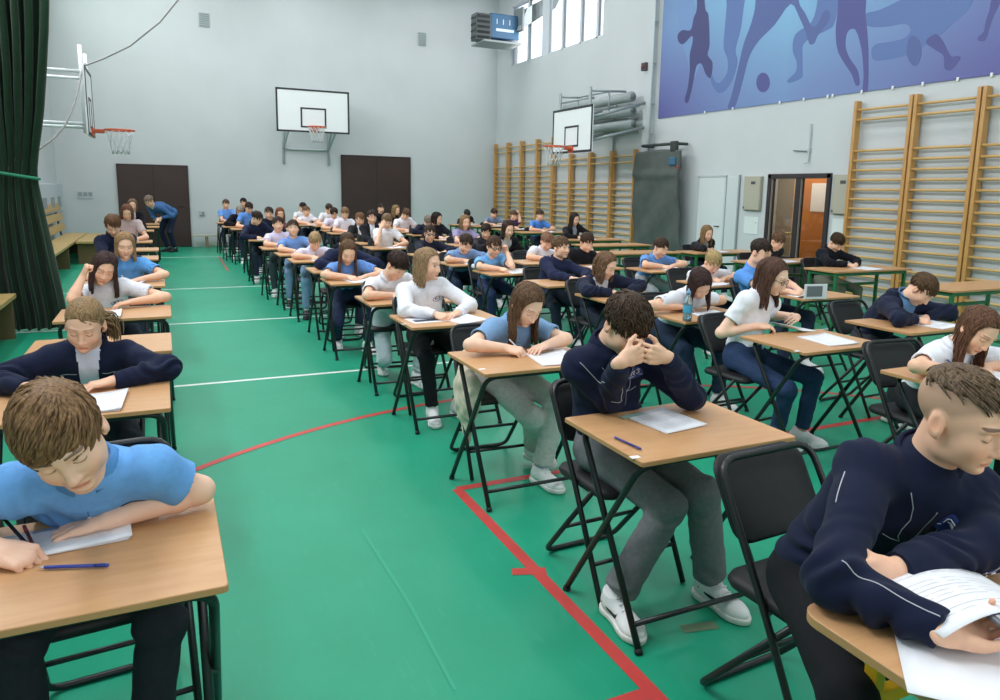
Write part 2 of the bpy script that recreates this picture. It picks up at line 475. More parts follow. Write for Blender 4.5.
        for _ in range(int(90 * detail) + 8):
            o = rg.normal(size=3) * .010; e = bk + o; pts = [e]; L = st.get('len', .18) * rg.uniform(.75, 1.05)
            d0 = M @ V(st.get('tail', 0.), 1, .15)
            for j in range(1, 7):
                f = j / 6; e = e + unit(d0 * (1 - f) + grav * (.25 + f)) * L / 6; pts.append(e + o * .8 * (1 - .6 * f))
            lock(pts, .0055 * wd, .0018 * wd)
        F.ell(bk, V(.018, .016, .018), None, .01)
    return LK
def lock_mesh(LK, rg, ns=5):
    Vv = []; Qq = []; nb_ = 0
    for pts, r0, r1 in LK:
        m = len(pts); t = np.gradient(pts, axis=0); t /= np.maximum(np.linalg.norm(t, axis=1), 1e-9)[:, None]
        a = np.cross(t, unit(rg.normal(size=3))); a /= np.maximum(np.linalg.norm(a, axis=1), 1e-9)[:, None]; b = np.cross(t, a)
        f = np.linspace(0, 1, m); r = r0 + (r1 - r0) * f ** 1.4; r[0] *= .5
        an = np.arange(ns) * 2 * PI / ns
        P = pts[:, None, :] + r[:, None, None] * (np.cos(an)[None, :, None] * a[:, None, :] + .75 * np.sin(an)[None, :, None] * b[:, None, :])
        Vv.append(P.reshape(-1, 3))
        i = np.arange(m - 1)[:, None] * ns; k = np.arange(ns)[None, :]; k2 = (k + 1) % ns
        Qq.append(np.stack([i + k, i + k2, i + ns + k2, i + ns + k], -1).reshape(-1, 4) + nb_); nb_ += m * ns
    return np.concatenate(Vv), np.concatenate(Qq)

FING = [(-.030, .0765, .074, .0072), (-.0105, .085, .086, .0078), (.0105, .087, .092, .0080), (.030, .083, .083, .0078)]  # little..index: lateral, base, length, radius
def hand_sdf(F, w, d, n, side, pose, s):
    """w wrist, d towards the fingers, n out of the palm, side -1 right / +1 left"""
    d = unit(d); n = unit(np.asarray(n, float) - d * (np.asarray(n, float) @ d)); l = np.cross(d, n) * (-side)
    s = s * .94
    P = lambda a, b, c_: w + (d * a + l * b + n * c_) * s
    MM = np.stack([l, d, n], 1)
    F.ell(P(.050, 0, .002), V(.039, .052, .0145) * s, MM, .012)
    F.cone(P(-.02, 0, 0), P(.03, 0, 0), .0235 * s, .026 * s, .012, flat=(n, .72))
    for (b, y, L, r) in FING: F.cone(P(.04, b * .7, .0), P(y, b, -.002), .0115 * s, .0098 * s, .007)
    F.cone(P(.022, .018, .010), P(.055, .034, .014), .0155 * s, .012 * s, .012)
    cu = {'flat': (12, 14, 8), 'relax': (26, 30, 18), 'write': (52, 62, 30), 'fist': (78, 92, 60), 'hold': (48, 48, 30), 'spread': (10, 18, 12), 'lace': (40, 55, 30), 'cup': (30, 28, 20)}[pose]
    tips = []
    for i, (b, y, L, r) in enumerate(FING):
        a = 0.; p = P(y, b, -.002)
        fan = (i - 1.5) * {'flat': .05, 'spread': .13, 'relax': .05, 'write': -.05, 'fist': -.03, 'cup': .03}.get(pose, .02)
        x = 1.0
        if pose == 'write': x = (1.15, 1.08, .98, .80)[i]
        for j, fr in enumerate((.46, .30, .24)):
            a += R(cu[j]) * x * (1 + .05 * (i - 1))
            dd = unit((d * math.cos(a) + n * math.sin(a)) + l * fan)
            q = p + dd * L * fr * s
            rr = r * s * (1.06, 1.0, .93)[j]
            F.cone(p, q, rr, rr * .94, .003); p = q
        tips.append(p)
    tb = P(.045, .034, .012)
    if pose in ('write', 'hold'): t1 = tb + (d * .026 + l * .008 + n * .018) * s; t2 = t1 + (d * .026 - l * .010 + n * .012) * s
    elif pose == 'fist': t1 = tb + (d * .018 + l * .004 + n * .022) * s; t2 = t1 + (d * .012 - l * .024 + n * .008) * s
    else: t1 = tb + (d * .022 + l * .022 + n * .006) * s; t2 = t1 + (d * .026 + l * .010 + n * .003) * s
    F.cone(tb, t1, .0105 * s, .0098 * s, .006); F.cone(t1, t2, .0096 * s, .0080 * s, .003)
    return dict(tips=tips, thumb=t2, d=d, l=l, n=n, idx=tips[3])

def ik(S, W, l1, l2, zt, out, low=None, yb=None):
    D = np.linalg.norm(W - S); u = unit(W - S)
    if D > (l1 + l2) * .985: k = D / ((l1 + l2) * .985); l1 *= k; l2 *= k
    if D < abs(l1 - l2) + .02: D = abs(l1 - l2) + .02
    a = (l1 * l1 - l2 * l2 + D * D) / (2 * D); h = math.sqrt(max(l1 * l1 - a * a, 1e-6)); m = S + u * a
    e1 = unit(np.cross(u, V(0, 0, 1) if abs(u[2]) < .95 else V(1, 0, 0))); e2 = np.cross(u, e1)
    best = None
    for an in np.linspace(0, 2 * PI, 72, endpoint=False):
        p = m + h * (math.cos(an) * e1 + math.sin(an) * e2)
        cost = -(p - m) @ out
        on = yb is None or p[1] < yb + .05
        if on:
            if zt is not None: cost += abs(p[2] - zt) * 1.6
            if low is not None: cost += 5 * max(0, low - p[2])
        else: cost += .05
        if best is None or cost < best[0]: best = (cost, p)
    return best[1]

def ring_collar(name, base, a, fwd, s, prof, m, parent, origin, gap=0., droop=0., n=28, ell=.92, thick=.0):
    """collar: profile of (radius, height) revolved round the neck axis a"""
    lat = unit(np.cross(a, fwd)); f2 = unit(np.cross(lat, a))
    mb = MB(); a0 = gap; a1 = 2 * PI - gap
    def fn(u, v):
        ph = a0 + (a1 - a0) * u; j = v * (len(prof) - 1); i = min(int(j), len(prof) - 2); t = j - i
        r = prof[i][0] * (1 - t) + prof[i + 1][0] * t; hh = prof[i][1] * (1 - t) + prof[i + 1][1] * t
        w = max(0, math.cos(ph)) ** 3
        hh -= droop * w * (1 + (v if v > .5 else 0))
        return base - np.asarray(origin) + a * hh * s + (f2 * math.cos(ph) * ell + lat * math.sin(ph)) * r * s
    mb.grid(fn, n, (len(prof) - 1) * 2)
    o = mb.build(name, m, parent)
    mod = o.modifiers.new('t', 'SOLIDIFY'); mod.thickness = .003; mod.offset = 0
    return o

def person(P):
    rg = np.random.RandomState(P.get('seed', abs(hash(P['who'])) % 99991 if False else sum(ord(ch) * (i + 1) for i, ch in enumerate(P['who'])) % 99991))
    s = P.get('s', 1.0); hs = P.get('hs', s)
    hp = np.asarray(P['pos'], float)
    dist = np.linalg.norm(hp - CAMP)
    hh = min(max(dist * .00088, .0024), .0095) * P.get('q', 1.)
    hc_ = min(max(dist * .0015, .0042), .013)
    detail = 1.0 if dist < 4.2 else (.75 if dist < 7 else (.5 if dist < 11 else .3))
    M = rz(R(P.get('yaw', 0))) @ rx(R(P.get('pitch', 30))) @ ry(R(P.get('roll', 0)))
    by = R(P.get('byaw', 0)); lat0 = rz(by) @ V(1, 0, 0); fwd0 = rz(by) @ V(0, -1, 0); up = V(0, 0, 1)
    Mn = rz((R(P.get('yaw', 0)) + by) / 2) @ rx(R(P.get('pitch', 30)) * .62) @ ry(R(P.get('roll', 0)) * .6)
    nb = hp + Mn @ V(0, .058, -.150) * s
    stand = P.get('stand')
    hipz = .535 if not stand else stand
    if stand: hipz = stand
    D = (.505 - .045 * min(1, max(0, (P.get('pitch', 30) - 10) / 35))) * s
    hx = P.get('hipx')
    dz = nb[2] - hipz
    if dz > D * .985: D = dz / .985
    latoff = 0. if hx is None else (hx - nb[0])
    latoff = max(-.25, min(.25, latoff))
    dy = math.sqrt(max(D * D - dz * dz - latoff ** 2, .0025))
    if P.get('hipy') is not None: dy = P['hipy'] - nb[1]
    dmin = math.sqrt(max((.36 * s) ** 2 - dz * dz - latoff ** 2, .0004)); dmax = math.sqrt(max((.56 * s) ** 2 - dz * dz - latoff ** 2, .001))
    dy = min(max(dy, dmin), dmax)
    hip = nb - fwd0 * dy + lat0 * latoff; hip[2] = hipz
    ch_ = np.linalg.norm(nb - hip) / .47
    spine_dir = unit(nb - hip); backn = unit(-fwd0 - spine_dir * (-fwd0 @ spine_dir))
    ctrl = (hip + nb) / 2 + backn * P.get('bulge', .07)
    bez = lambda t: (1 - t) ** 2 * hip + 2 * t * (1 - t) * ctrl + t * t * nb
    tan = lambda t: unit(2 * (1 - t) * (ctrl - hip) + 2 * t * (nb - ctrl))
    st_ = R(P.get('tilt', 0))
    def frame(t):
        z = tan(t); x = unit(lat0 * math.cos(st_ * t) + up * math.sin(st_ * t)); x = unit(x - z * (x @ z)); y = np.cross(z, x)
        return np.stack([x, y, z], 1)     # y points backwards
    bw = P.get('w', .95) * s
    sc_ = bez(.90); Fs = frame(.9)
    shr = P.get('shrug', .0)
    sh = {}
    for sd in (-1, 1):
        sh[sd] = sc_ + Fs[:, 0] * sd * .150 * bw + Fs[:, 2] * (shr - .002) * s - Fs[:, 1] * .022 * s
        if P.get('sh%+d' % sd) is not None: sh[sd] = sh[sd] + np.asarray(P['sh%+d' % sd])
    origin = V(hip[0], hip[1], 0)
    root = thing('person', P['label'], 'person', tuple(origin), 0, P.get('group'))
    topk, topc = P['top']
    longs = topk in ('jacket', 'sweat', 'hoodie')
    off = {'polo': .004, 'tee': .006, 'jacket': .013, 'sweat': .010, 'hoodie': .014}[topk] * (1 if dist < 9 else .8)
    l1, l2 = .272 * s, .238 * s
    arms = {}
    for sd in (-1, 1):
        h = P.get('R' if sd < 0 else 'L')
        if h is None: continue
        W = np.asarray(h['t'], float)
        out = unit(lat0 * sd * h.get('out', .45) - fwd0 * .35 + up * h.get('up', -.3))
        if h.get('e') is not None: El = np.asarray(h['e'], float)
        else: El = ik(sh[sd], W, l1, l2, h.get('ez', .722 + .045), out, h.get('low', .722 + .04), P.get('yb'))
        fd = unit(W - El)
        d = np.asarray(h['d'], float) if h.get('d') is not None else unit(fd * V(1, 1, .45))
        arms[sd] = dict(W=W, E=El, d=d, n=np.asarray(h.get('n', (0, 0, -1)), float), pose=h.get('pose', 'relax'))
    # ---- skin
    skin = srgb(P.get('skin', 'ecbea2'))[:3]
    hairc = srgb(P['hair'].get('c', '4a3426'))[:3]
    Vs = []; Qs = []; Cs = []; nvt = 0; isl = []; islands_first = []
    def push(F, colfn, it=0):
        nonlocal nvt
        v, q = F.mesh()
        if len(v) == 0: return v
        if it: v = smooth_mesh(v, q, it, .5)
        isl.append((nvt, len(v), q + nvt)); Vs.append(v); Qs.append(q + nvt); Cs.append(colfn(v)); nvt += len(v); return v
    bx = np.array([hp, nb]); F = Field(bx.min(0) - .15 * hs - .01, bx.max(0) + .15 * hs + .01, hh)
    nbx = nb + spine_dir * .01 - backn * .01
    head_sdf(F, hp, M, hs, nbx)
    hv = push(F, lambda v: head_colour(v, hp, M, hs, skin, hairc, P.get('eyes', 'down'), hh, srgb(P['buzz'])[:3] if P.get('buzz') else None, P.get('brow', .65 if P['hair']['style'] in ('long', 'wavy', 'bob', 'pony') else 1.)))
    hands = {}
    for sd, A in arms.items():
        pts = np.array([A['E'], A['W'], A['W'] + unit(A['d']) * .2, sh[sd]] if not longs else [A['W'] + unit(A['E'] - A['W']) * .07, A['W'], A['W'] + unit(A['d']) * .19])
        ha = min(max(dist * .00105, .0027), .0095)
        F = Field(pts.min(0) - .075, pts.max(0) + .075, ha)
        mid = A['E'] + (A['W'] - A['E']) * .28; ax_ = unit(A['W'] - A['E'])
        if not longs:
            F.cone(sh[sd], A['E'], .043 * s, .034 * s, .01)
            F.cone(A['E'], mid, .034 * s, .037 * s, .02)
            F.cone(mid, A['W'], .037 * s, .0235 * s, .01)
        else: F.cone(A['W'] - ax_ * .07, A['W'], .027 * s, .0235 * s, .01)
        hands[sd] = hand_sdf(F, A['W'], A['d'], A['n'], sd, A['pose'], s * P.get('hands', 1.0))
        def hcol(v, A=A, sd=sd):
            C = np.tile(np.array(skin), (len(v), 1)); tp = np.array(hands[sd]['tips'] + [hands[sd]['thumb']])
            dm = np.min(np.linalg.norm(v[:, None, :] - tp[None], axis=2), axis=1)
            w = np.exp(-(dm / .014) ** 2)[:, None] * .45; C = C * (1 - w) + w * np.array(skin) * V(1.02, .74, .68)
            return C
        push(F, hcol)
    # ---- legs
    legs = {}
    for sd in (-1, 1):
        hj = hip + lat0 * sd * .085 * s + up * .0
        ft = P.get('fR' if sd < 0 else 'fL')
        if ft is None:
            if stand: ft = dict(t=hip * V(1, 1, 0) + lat0 * sd * .10 + fwd0 * .02)
            else:
                ft = dict(t=hip * V(1, 1, 0) + fwd0 * (.40 + rg.uniform(-.07, .10)) * s + lat0 * sd * (.11 + rg.uniform(-.03, .05)))
        an = np.asarray(ft['t'], float) * V(1, 1, 0) + V(0, 0, ft.get('z', .085))
        fdir = unit(rz(R(ft.get('a', sd * 10 * 1.0))) @ fwd0)
        L1, L2 = .42 * s, .40 * s
        if ft.get('k') is not None: kn = np.asarray(ft['k'], float)
        else:
            out = unit(fwd0 * 1.0 + up * .55 + lat0 * sd * ft.get('out', .25))
            kn = ik(hj, an, L1, L2, None, out)
        legs[sd] = dict(h=hj, k=kn, a=an, f=fdir)
    # hidden trunk keeps head and arms one figure
    pts = np.array([hip, nb] + [L[k] for L in legs.values() for k in 'hka'] + [A[k] for A in arms.values() for k in 'EW']); F = Field(pts.min(0) - .2, pts.max(0) + .2, .016)
    for t, r in ((.1, (.13, .085, .10)), (.4, (.11, .075, .12)), (.7, (.12, .08, .13))): F.ell(bez(t), V(*r) * s, frame(t), .04)
    F.cone(sh[-1], sh[1], .034 * s, .034 * s, .02); F.cone(sc_, nb, .045, .045, .02)
    for sd, A in arms.items():
        if longs: F.cone(sh[sd], A['E'], .030 * s, .026 * s, .01); F.cone(A['E'], A['W'] - unit(A['W'] - A['E']) * .05, .026 * s, .020 * s, .01)
    for L in legs.values():
        F.cone(L['h'], L['k'], .055 * s, .038 * s, .03); F.cone(L['k'], L['a'] + unit(L['k'] - L['a']) * .05, .036 * s, .026 * s, .02)
    push(F, lambda v: np.tile(np.array(skin), (len(v), 1)))
    islands_first.append(isl[-1])
    for sd, L in legs.items():
        F = Field(np.minimum(L['a'], L['a']) - .10, L['a'] + .12, max(.006, hc_))
        F.cone(L['a'] + unit(L['k'] - L['a']) * .09, L['a'] + V(0, 0, -.02), .036 * s, .034 * s, .01)
        sock = srgb(P.get('sock', 'e8e8e6'))[:3]
        push(F, lambda v: np.tile(np.array(sock), (len(v), 1)))
    A0 = np.concatenate(Vs); tr_i = islands_first[0]
    br = []
    for (i0, n0, q0) in isl:
        if i0 == tr_i[0]: continue
        vv = A0[i0:i0 + n0]; tv = A0[tr_i[0]:tr_i[0] + tr_i[1]]
        qs = q0[::max(1, len(q0) // 400)]; c = vv[qs[:, 0] - i0]
        ts = tr_i[2][::max(1, len(tr_i[2]) // 600)]; c2 = tv[ts[:, 0] - tr_i[0]]
        dd = ((c[:, None] - c2[None]) ** 2).sum(2); ii, jj = np.unravel_index(np.argmin(dd), dd.shape)
        br.append([qs[ii][0], qs[ii][1], ts[jj][1], ts[jj][0]])
    Qs.append(np.array(br))
    body = np_mesh('body', np.concatenate(Vs), np.concatenate(Qs), SKIN, root, origin, np.concatenate(Cs))
    # ---- trousers
    tc = P.get('trousers', '2b3346'); tm = mat('cloth', tc, .85, noise=.10, nscale=60, bump=.25, bscale=500, spec=.2)
    pts = np.array([hip] + [L[k] for L in legs.values() for k in 'hka'])
    F = Field(pts.min(0) - .14, pts.max(0) + .14, hc_ * 1.1)
    F.ell(hip + up * .015, V(.158, .125, .105) * s, frame(.0), .03)
    F.ell(bez(.16), V(.140, .105, .09) * s, frame(.16), .04)
    lw = P.get('legw', 1.0)
    for sd, L in legs.items():
        F.cone(L['h'], L['k'], .079 * s * (.6 + .4 * lw), .058 * s * lw, .035)
        an = L['a'] + unit(L['k'] - L['a']) * .035
        F.cone(L['k'], an, .056 * s * lw, P.get('hem', .047) * s * lw, .02, cut1=True)
    v, q = F.mesh()
    N = vnormals(v, q)
    wr = .005 * snoise(v * V(1, 1, 1.6), 6, 3)
    for sd, L in legs.items():
        dk = np.linalg.norm(v - L['k'], axis=1); da = np.linalg.norm(v - L['a'], axis=1)
        wr = wr + (np.exp(-(dk / .11) ** 2) * .0045 + np.exp(-(da / .12) ** 2) * .006) * np.sin(v[:, 2] * 110 + 9 * snoise(v, 3, 31)) * (.5 + .8 * snoise(v, 5, 32))
    v = v + N * wr[:, None]
    tr = np_mesh('trousers', v, q, tm, root, origin)
    # ---- shoes
    shc = P.get('shoes', 'e9e9ea'); sm_ = mat('shoe_upper', shc, .6, noise=.05, nscale=30); so = mat('shoe_sole', P.get('sole', 'dcdcd8'), .7)
    if P.get('feet', True):
        for sd, L in legs.items():
            f = L['f']; c0 = L['a'] * V(1, 1, 0) + V(0, 0, L['a'][2] - .085); l_ = np.cross(f, up)
            hq = max(.005, hc_ * .85)
            F = Field(c0 - V(.24, .24, .01), c0 + V(.24, .24, .16), hq); k = s
            MM = np.stack([l_, f, up], 1)
            F.ell(c0 + f * -.03 * k + up * .05, V(.036, .05, .042) * k, MM, .02)
            F.cone(c0 + f * -.02 * k + up * .075, c0 + f * -.012 * k + up * .105, .041 * k, .043 * k, .02, cut1=True)
            F.cone(c0 + f * .0 + up * .065, c0 + f * .115 * k + up * .036, .040 * k, .031 * k, .03, flat=(l_, 1.0))
            F.ell(c0 + f * .12 * k + up * .034, V(.043, .062, .031) * k, MM, .025)
            F.A = np.maximum(F.A, (.020 - (F.lo[2] - c0[2] + F.h * np.arange(F.n[2])))[None, None, :].astype(np.float32))
            v, q = F.mesh(); sh_o = np_mesh('shoe', v, q, sm_, root, origin)
            F = Field(c0 - V(.24, .24, .03), c0 + V(.24, .24, .08), hq)
            F.ell(c0 + f * -.035 * k + up * .02, V(.039, .052, .05) * k, MM, .01)
            F.ell(c0 + f * .115 * k + up * .02, V(.047, .075, .05) * k, MM, .01)
            F.cone(c0 + f * -.03 * k + up * .02, c0 + f * .12 * k + up * .02, .037 * k, .043 * k, .02)
            zz = (F.lo[2] - c0[2] + F.h * np.arange(F.n[2]))[None, None, :].astype(np.float32)
            F.A = np.maximum(np.maximum(F.A, zz - .028), .002 - zz)
            v, q = F.mesh(); np_mesh('sole', v, q, so, sh_o, origin)
            if dist < 4.5:
                mb = MB(); 
                for j in range(4):
                    cc = c0 + f * (.035 + .022 * j) * k + up * (.104 - .0125 * j) * k - origin
                    mb.tube([cc - l_ * .02 * k - up * .004, cc + up * .004, cc + l_ * .02 * k - up * .004], .0028, 6)
                mb.build('laces', mat('lace', P.get('lace', 'f2f2f2'), .8), sh_o)
    # ---- top
    cmat = mat('cloth_top', topc, .88, noise=.06, nscale=50, bump=.22, bscale=600, spec=.18, sheen=.05)
    pts = np.array([hip, nb, sh[-1], sh[1]] + ([A[k] for A in arms.values() for k in ('E', 'W')] if longs else [A['E'] for A in arms.values()]))
    F = Field(pts.min(0) - .19, pts.max(0) + .17, hc_)
    o_ = off; bl = P.get('belly', 1.)
    F.ell(bez(.05), (V(.152, .118, .105) + o_ * 1.2) * V(bw, bw, s), frame(.05), .04); s1 = s; s_ch = ch_
    F.ell(bez(.34), (V(.136, .103 * bl, .14) + o_ * 1.5) * V(bw, bw, s_ch), frame(.34), .05)
    F.ell(bez(.66) - Fs[:, 1] * .004, (V(.148, .110, .145) + o_) * V(bw, bw, s_ch), frame(.66), .05)
    if P.get('bust'):
        for sd in (-1, 1): F.ell(bez(.66) + frame(.66) @ V(sd * .06, -.085, .0), V(.055, .045, .055) * s, frame(.66), .04)
    F.cone(sh[-1], sh[1], .055 * s + o_, None, .05)
    F.cone(sc_ - Fs[:, 1] * .01, nb + spine_dir * .0, .075 * s + o_, .055 * s + o_, .05)
    cuffs = []
    for sd, A in arms.items():
        if longs:
            F.cone(sh[sd], A['E'], .050 * s + o_, .042 * s + o_, .035)
            ew = unit(A['W'] - A['E'])
            F.cone(A['E'], A['W'] - ew * .012, .043 * s + o_, .030 * s + o_ * .6, .025, cut1=True)
        else:
            fr = P.get('sleeve', .62); e = sh[sd] + (A['E'] - sh[sd]) * fr
            F.cone(sh[sd], e, .052 * s + o_, .055 * s + o_, .035, cut1=True)
            if dist < 9: F.cone(sh[sd] + (A['E'] - sh[sd]) * (fr - .14), A['E'], .047 * s, .045 * s, .004, op='s')
    # hem
    hemp = bez(-.02) - tan(0) * .06
    F.plane(hip - up * .06, -up) if not stand else F.plane(hip - up * .10, -up)
    v, q = F.mesh(); v = smooth_mesh(v, q, 1, .4)
    N = vnormals(v, q); a_ = {'polo': 1.25, 'tee': 1.25, 'jacket': 1.5, 'sweat': 1.15, 'hoodie': 1.5}[topk]
    n1 = snoise(v, 3.2, 41); n2 = snoise(v, 5, 42)
    wr = .006 * a_ * snoise(v * V(1, 1, 1.1), 4.2, 11)
    for sd, A in arms.items():
        if longs:
            for pt, ww in ((A['E'], .11), (A['E'] * .4 + A['W'] * .6, .10)):
                axd = unit(A['W'] - sh[sd]); de = np.linalg.norm(v - pt, axis=1)
                wr = wr + np.exp(-(de / ww) ** 2) * .0065 * a_ * np.sin((v @ axd) * 105 + 9 * n1) * (.5 + .9 * n2)
        ap = sh[sd] * .8 + bez(.6) * .2; de = np.linalg.norm(v - ap, axis=1); dr = unit(sh[sd] - bez(.45))
        wr = wr + np.exp(-(de / .11) ** 2) * .0055 * a_ * np.sin((v @ unit(np.cross(dr, Fs[:, 1]))) * 80 + 7 * n1) * (.5 + .9 * n2)
    waist = bez(.25); de = np.abs((v - waist) @ tan(.25)); wr = wr + np.exp(-(de / .09) ** 2) * .007 * a_ * np.sin((v @ tan(.25)) * 75 + 9 * n1) * (.4 + .9 * n2) * (np.linalg.norm(v - waist, axis=1) < .24)
    v = v + N * wr[:, None]
    nm = {'polo': 'polo_shirt', 'tee': 't_shirt', 'jacket': 'jacket', 'sweat': 'sweatshirt', 'hoodie': 'hoodie'}[topk]
    top = np_mesh(nm, v, q, cmat, root, origin)
    bvh = None
    if dist < 8.5 or P.get('dec'):
        bvh = BVHTree.FromPolygons([tuple(x) for x in v], [tuple(x) for x in q])
    fwdc = -frame(.66)[:, 1]
    def chest(u, t, lift=.0015):
        Ff = frame(t); o0 = bez(t) + Ff[:, 0] * u
        hit = bvh.ray_cast(Vector(o0), Vector(-Ff[:, 1]), .6) if bvh else (None,)
        if hit[0] is None: return bez(t) + Ff[:, 0] * u - Ff[:, 1] * .13
        nn = np.array(hit[1]); nn = nn if nn @ -Ff[:, 1] > 0 else -nn
        return np.array(hit[0]) + nn * lift
    # neck axis for collars
    skb = hp + M @ V(0, .030, -.085) * hs
    na = unit(skb - nb); cb = nb + na * .010 * s
    col2 = mat('collar_cloth', P.get('collar', topc), .85, bump=.2, bscale=500, spec=.2)
    if topk == 'polo' and dist < 12:
        ring_collar('collar', cb, na, fwd0, s, [(.0615, -.012), (.058, .030), (.062, .036), (.080, .004)], col2, root, origin, gap=.28, droop=.016)
    elif topk == 'tee' and dist < 12:
        ring_collar('neckband', cb, na, fwd0, s, [(.060, -.012), (.0575, .010), (.0635, .010), (.068, -.010)], col2, root, origin, droop=.02)
    elif topk in ('jacket', 'hoodie', 'sweat') and dist < 14:
        g = .72 if P.get('under') else .30
        ring_collar('collar', cb, na, fwd0, s, [(.068, -.025), (.066, .022), (.070, .036), (.078, .030), (.084, -.022)], col2, root, origin, gap=g, droop=.030)
    if P.get('hood'):
        Fh = Field(nb - .22, nb + .22, hc_); b0 = nb - fwd0 * .075 + up * .0
        for a_ in np.linspace(-1.5, 1.5, 9):
            p0 = nb + na * .01 + (-fwd0 * math.cos(a_) * .075 + lat0 * math.sin(a_) * .085)
            Fh.cone(p0, p0 + up * .045 - fwd0 * .03 * math.cos(a_), .024, .020, .03)
        Fh.ell(b0 - fwd0 * .05 - up * .04, V(.11, .05, .07), None, .05)
        vv, qq = Fh.mesh(); np_mesh('hood', vv, qq, cmat, root, origin)
        ring_collar('hood_lining', cb, na, fwd0, s, [(.066, -.015), (.070, .055), (.078, .058)], mat('lining', '5f84ad', .9), root, origin, gap=.5)
    # undershirt showing in an open jacket
    if P.get('under'):
        w0 = P.get('underw', .035); axis = nb - hip; cen = v[q].mean(1); nrm = np.cross(v[q[:, 2]] - v[q[:, 0]], v[q[:, 3]] - v[q[:, 1]]); nrm /= np.maximum(np.linalg.norm(nrm, axis=1), 1e-9)[:, None]
        tt = ((cen - hip) @ axis) / (axis @ axis); uu = (cen - hip - tt[:, None] * axis) @ lat0; ff = nrm @ fwd0
        pick = (np.abs(uu) < w0 * (.45 + .75 * np.clip(tt, 0, 1.1))) & (tt > .42) & (tt < 1.25) & (ff > .12) & (np.linalg.norm(cen - hip - tt[:, None] * axis, axis=1) < .24)
        if pick.sum() > 4:
            qs = q[pick]; ids, inv = np.unique(qs, return_inverse=True); nv_ = vnormals(v, q)
            np_mesh('undershirt', v[ids] + nv_[ids] * .0035, inv.reshape(-1, 4), mat('undershirt', P['under'], .9), root, origin)
    # ---- hair
    H = P['hair']
    ext = .16 * hs + .01
    lo = hp - ext; hi = hp + ext
    if H['style'] in ('long', 'bob', 'wavy'): lo = lo - V(.06, .06, H.get('len', .22) * hs); hi = hi + V(.06, .06, 0)
    if H['style'] in ('pony', 'tied'): lo = lo - V(.12, .12, .22); hi = hi + V(.12, .12, 0)
    F = Field(lo, hi, min(max(dist * .00095, .0026), .009))
    LK = hair_sdf(F, H, hp, M, hs, rg, detail)
    v, q = F.mesh()
    if LK:
        v2, q2 = lock_mesh(LK, rg, 5 if dist < 7 else 4)
        q = np.concatenate([q, q2 + len(v)]); v = np.concatenate([v, v2])
    hm = hair_material(H['c'], H.get('c2'))
    np_mesh('hair', v, q, hm, root, origin)
    if P.get('glasses') and dist < 12:
        mb = MB(); T = lambda x, y, z: hp + M @ (V(x, y, z) * hs) - origin
        for sd in (-1, 1):
            mb.tube([T(sd * .031 + .021 * math.cos(a), -.098 + .006 * abs(math.cos(a)), -.003 + .016 * math.sin(a)) for a in np.linspace(0, 2 * PI, 16, endpoint=False)], .0013 * max(1, dist / 3), 6, closed=True)
            mb.tube([T(sd * .052, -.092, .002), T(sd * .076, -.05, .004), T(sd * .080, .0, .004), T(sd * .078, .02, -.006)], .0013 * max(1, dist / 3), 6)
        mb.tube([T(-.011, -.100, .001), T(0, -.104, .003), T(.011, -.100, .001)], .0013 * max(1, dist / 3), 6)
        mb.build('glasses', mat('glasses_frame', P['glasses'], .3, spec=.6), root)
    info = dict(root=root, origin=origin, hip=hip, hands=hands, arms=arms, legs=legs, chest=chest, bez=bez, frame=frame, sh=sh, bvh=bvh, top=top, fwd=fwd0, lat=lat0, head=(hp, M, hs), nb=nb, na=na, dist=dist)
    return info
HM = {}
def hair_material(c, c2=None):
    if (c, c2) in HM: return HM[c, c2]
    m = bpy.data.materials.new('hair'); m.use_nodes = True; nt = m.node_tree; b = nt.nodes['Principled BSDF']
    tc = nt.nodes.new('ShaderNodeTexCoord'); mp = nt.nodes.new('ShaderNodeMapping'); mp.inputs['Scale'].default_value = (1, 1, .18)
    n = nt.nodes.new('ShaderNodeTexNoise'); n.inputs['Scale'].default_value = 160; n.inputs['Detail'].default_value = 3
    r = nt.nodes.new('ShaderNodeValToRGB'); a = srgb(c); d = srgb(c2) if c2 else tuple(min(1, x * 1.7) for x in a[:3]) + (1,)
    r.color_ramp.elements[0].position = .32; r.color_ramp.elements[1].position = .72
    r.color_ramp.elements[0].color = tuple(x * .62 for x in a[:3]) + (1,); r.color_ramp.elements[1].color = d
    nt.links.new(tc.outputs['Object'], mp.inputs['Vector']); nt.links.new(mp.outputs['Vector'], n.inputs['Vector'])
    nt.links.new(n.outputs['Fac'], r.inputs['Fac']); nt.links.new(r.outputs['Color'], b.inputs['Base Color'])
    bp = nt.nodes.new('ShaderNodeBump'); bp.inputs['Strength'].default_value = .5; bp.inputs['Distance'].default_value = .003
    nt.links.new(n.outputs['Fac'], bp.inputs['Height']); nt.links.new(bp.outputs['Normal'], b.inputs['Normal'])
    b.inputs['Roughness'].default_value = .55; b.inputs['Specular IOR Level'].default_value = .22
    HM[c, c2] = m
    return m
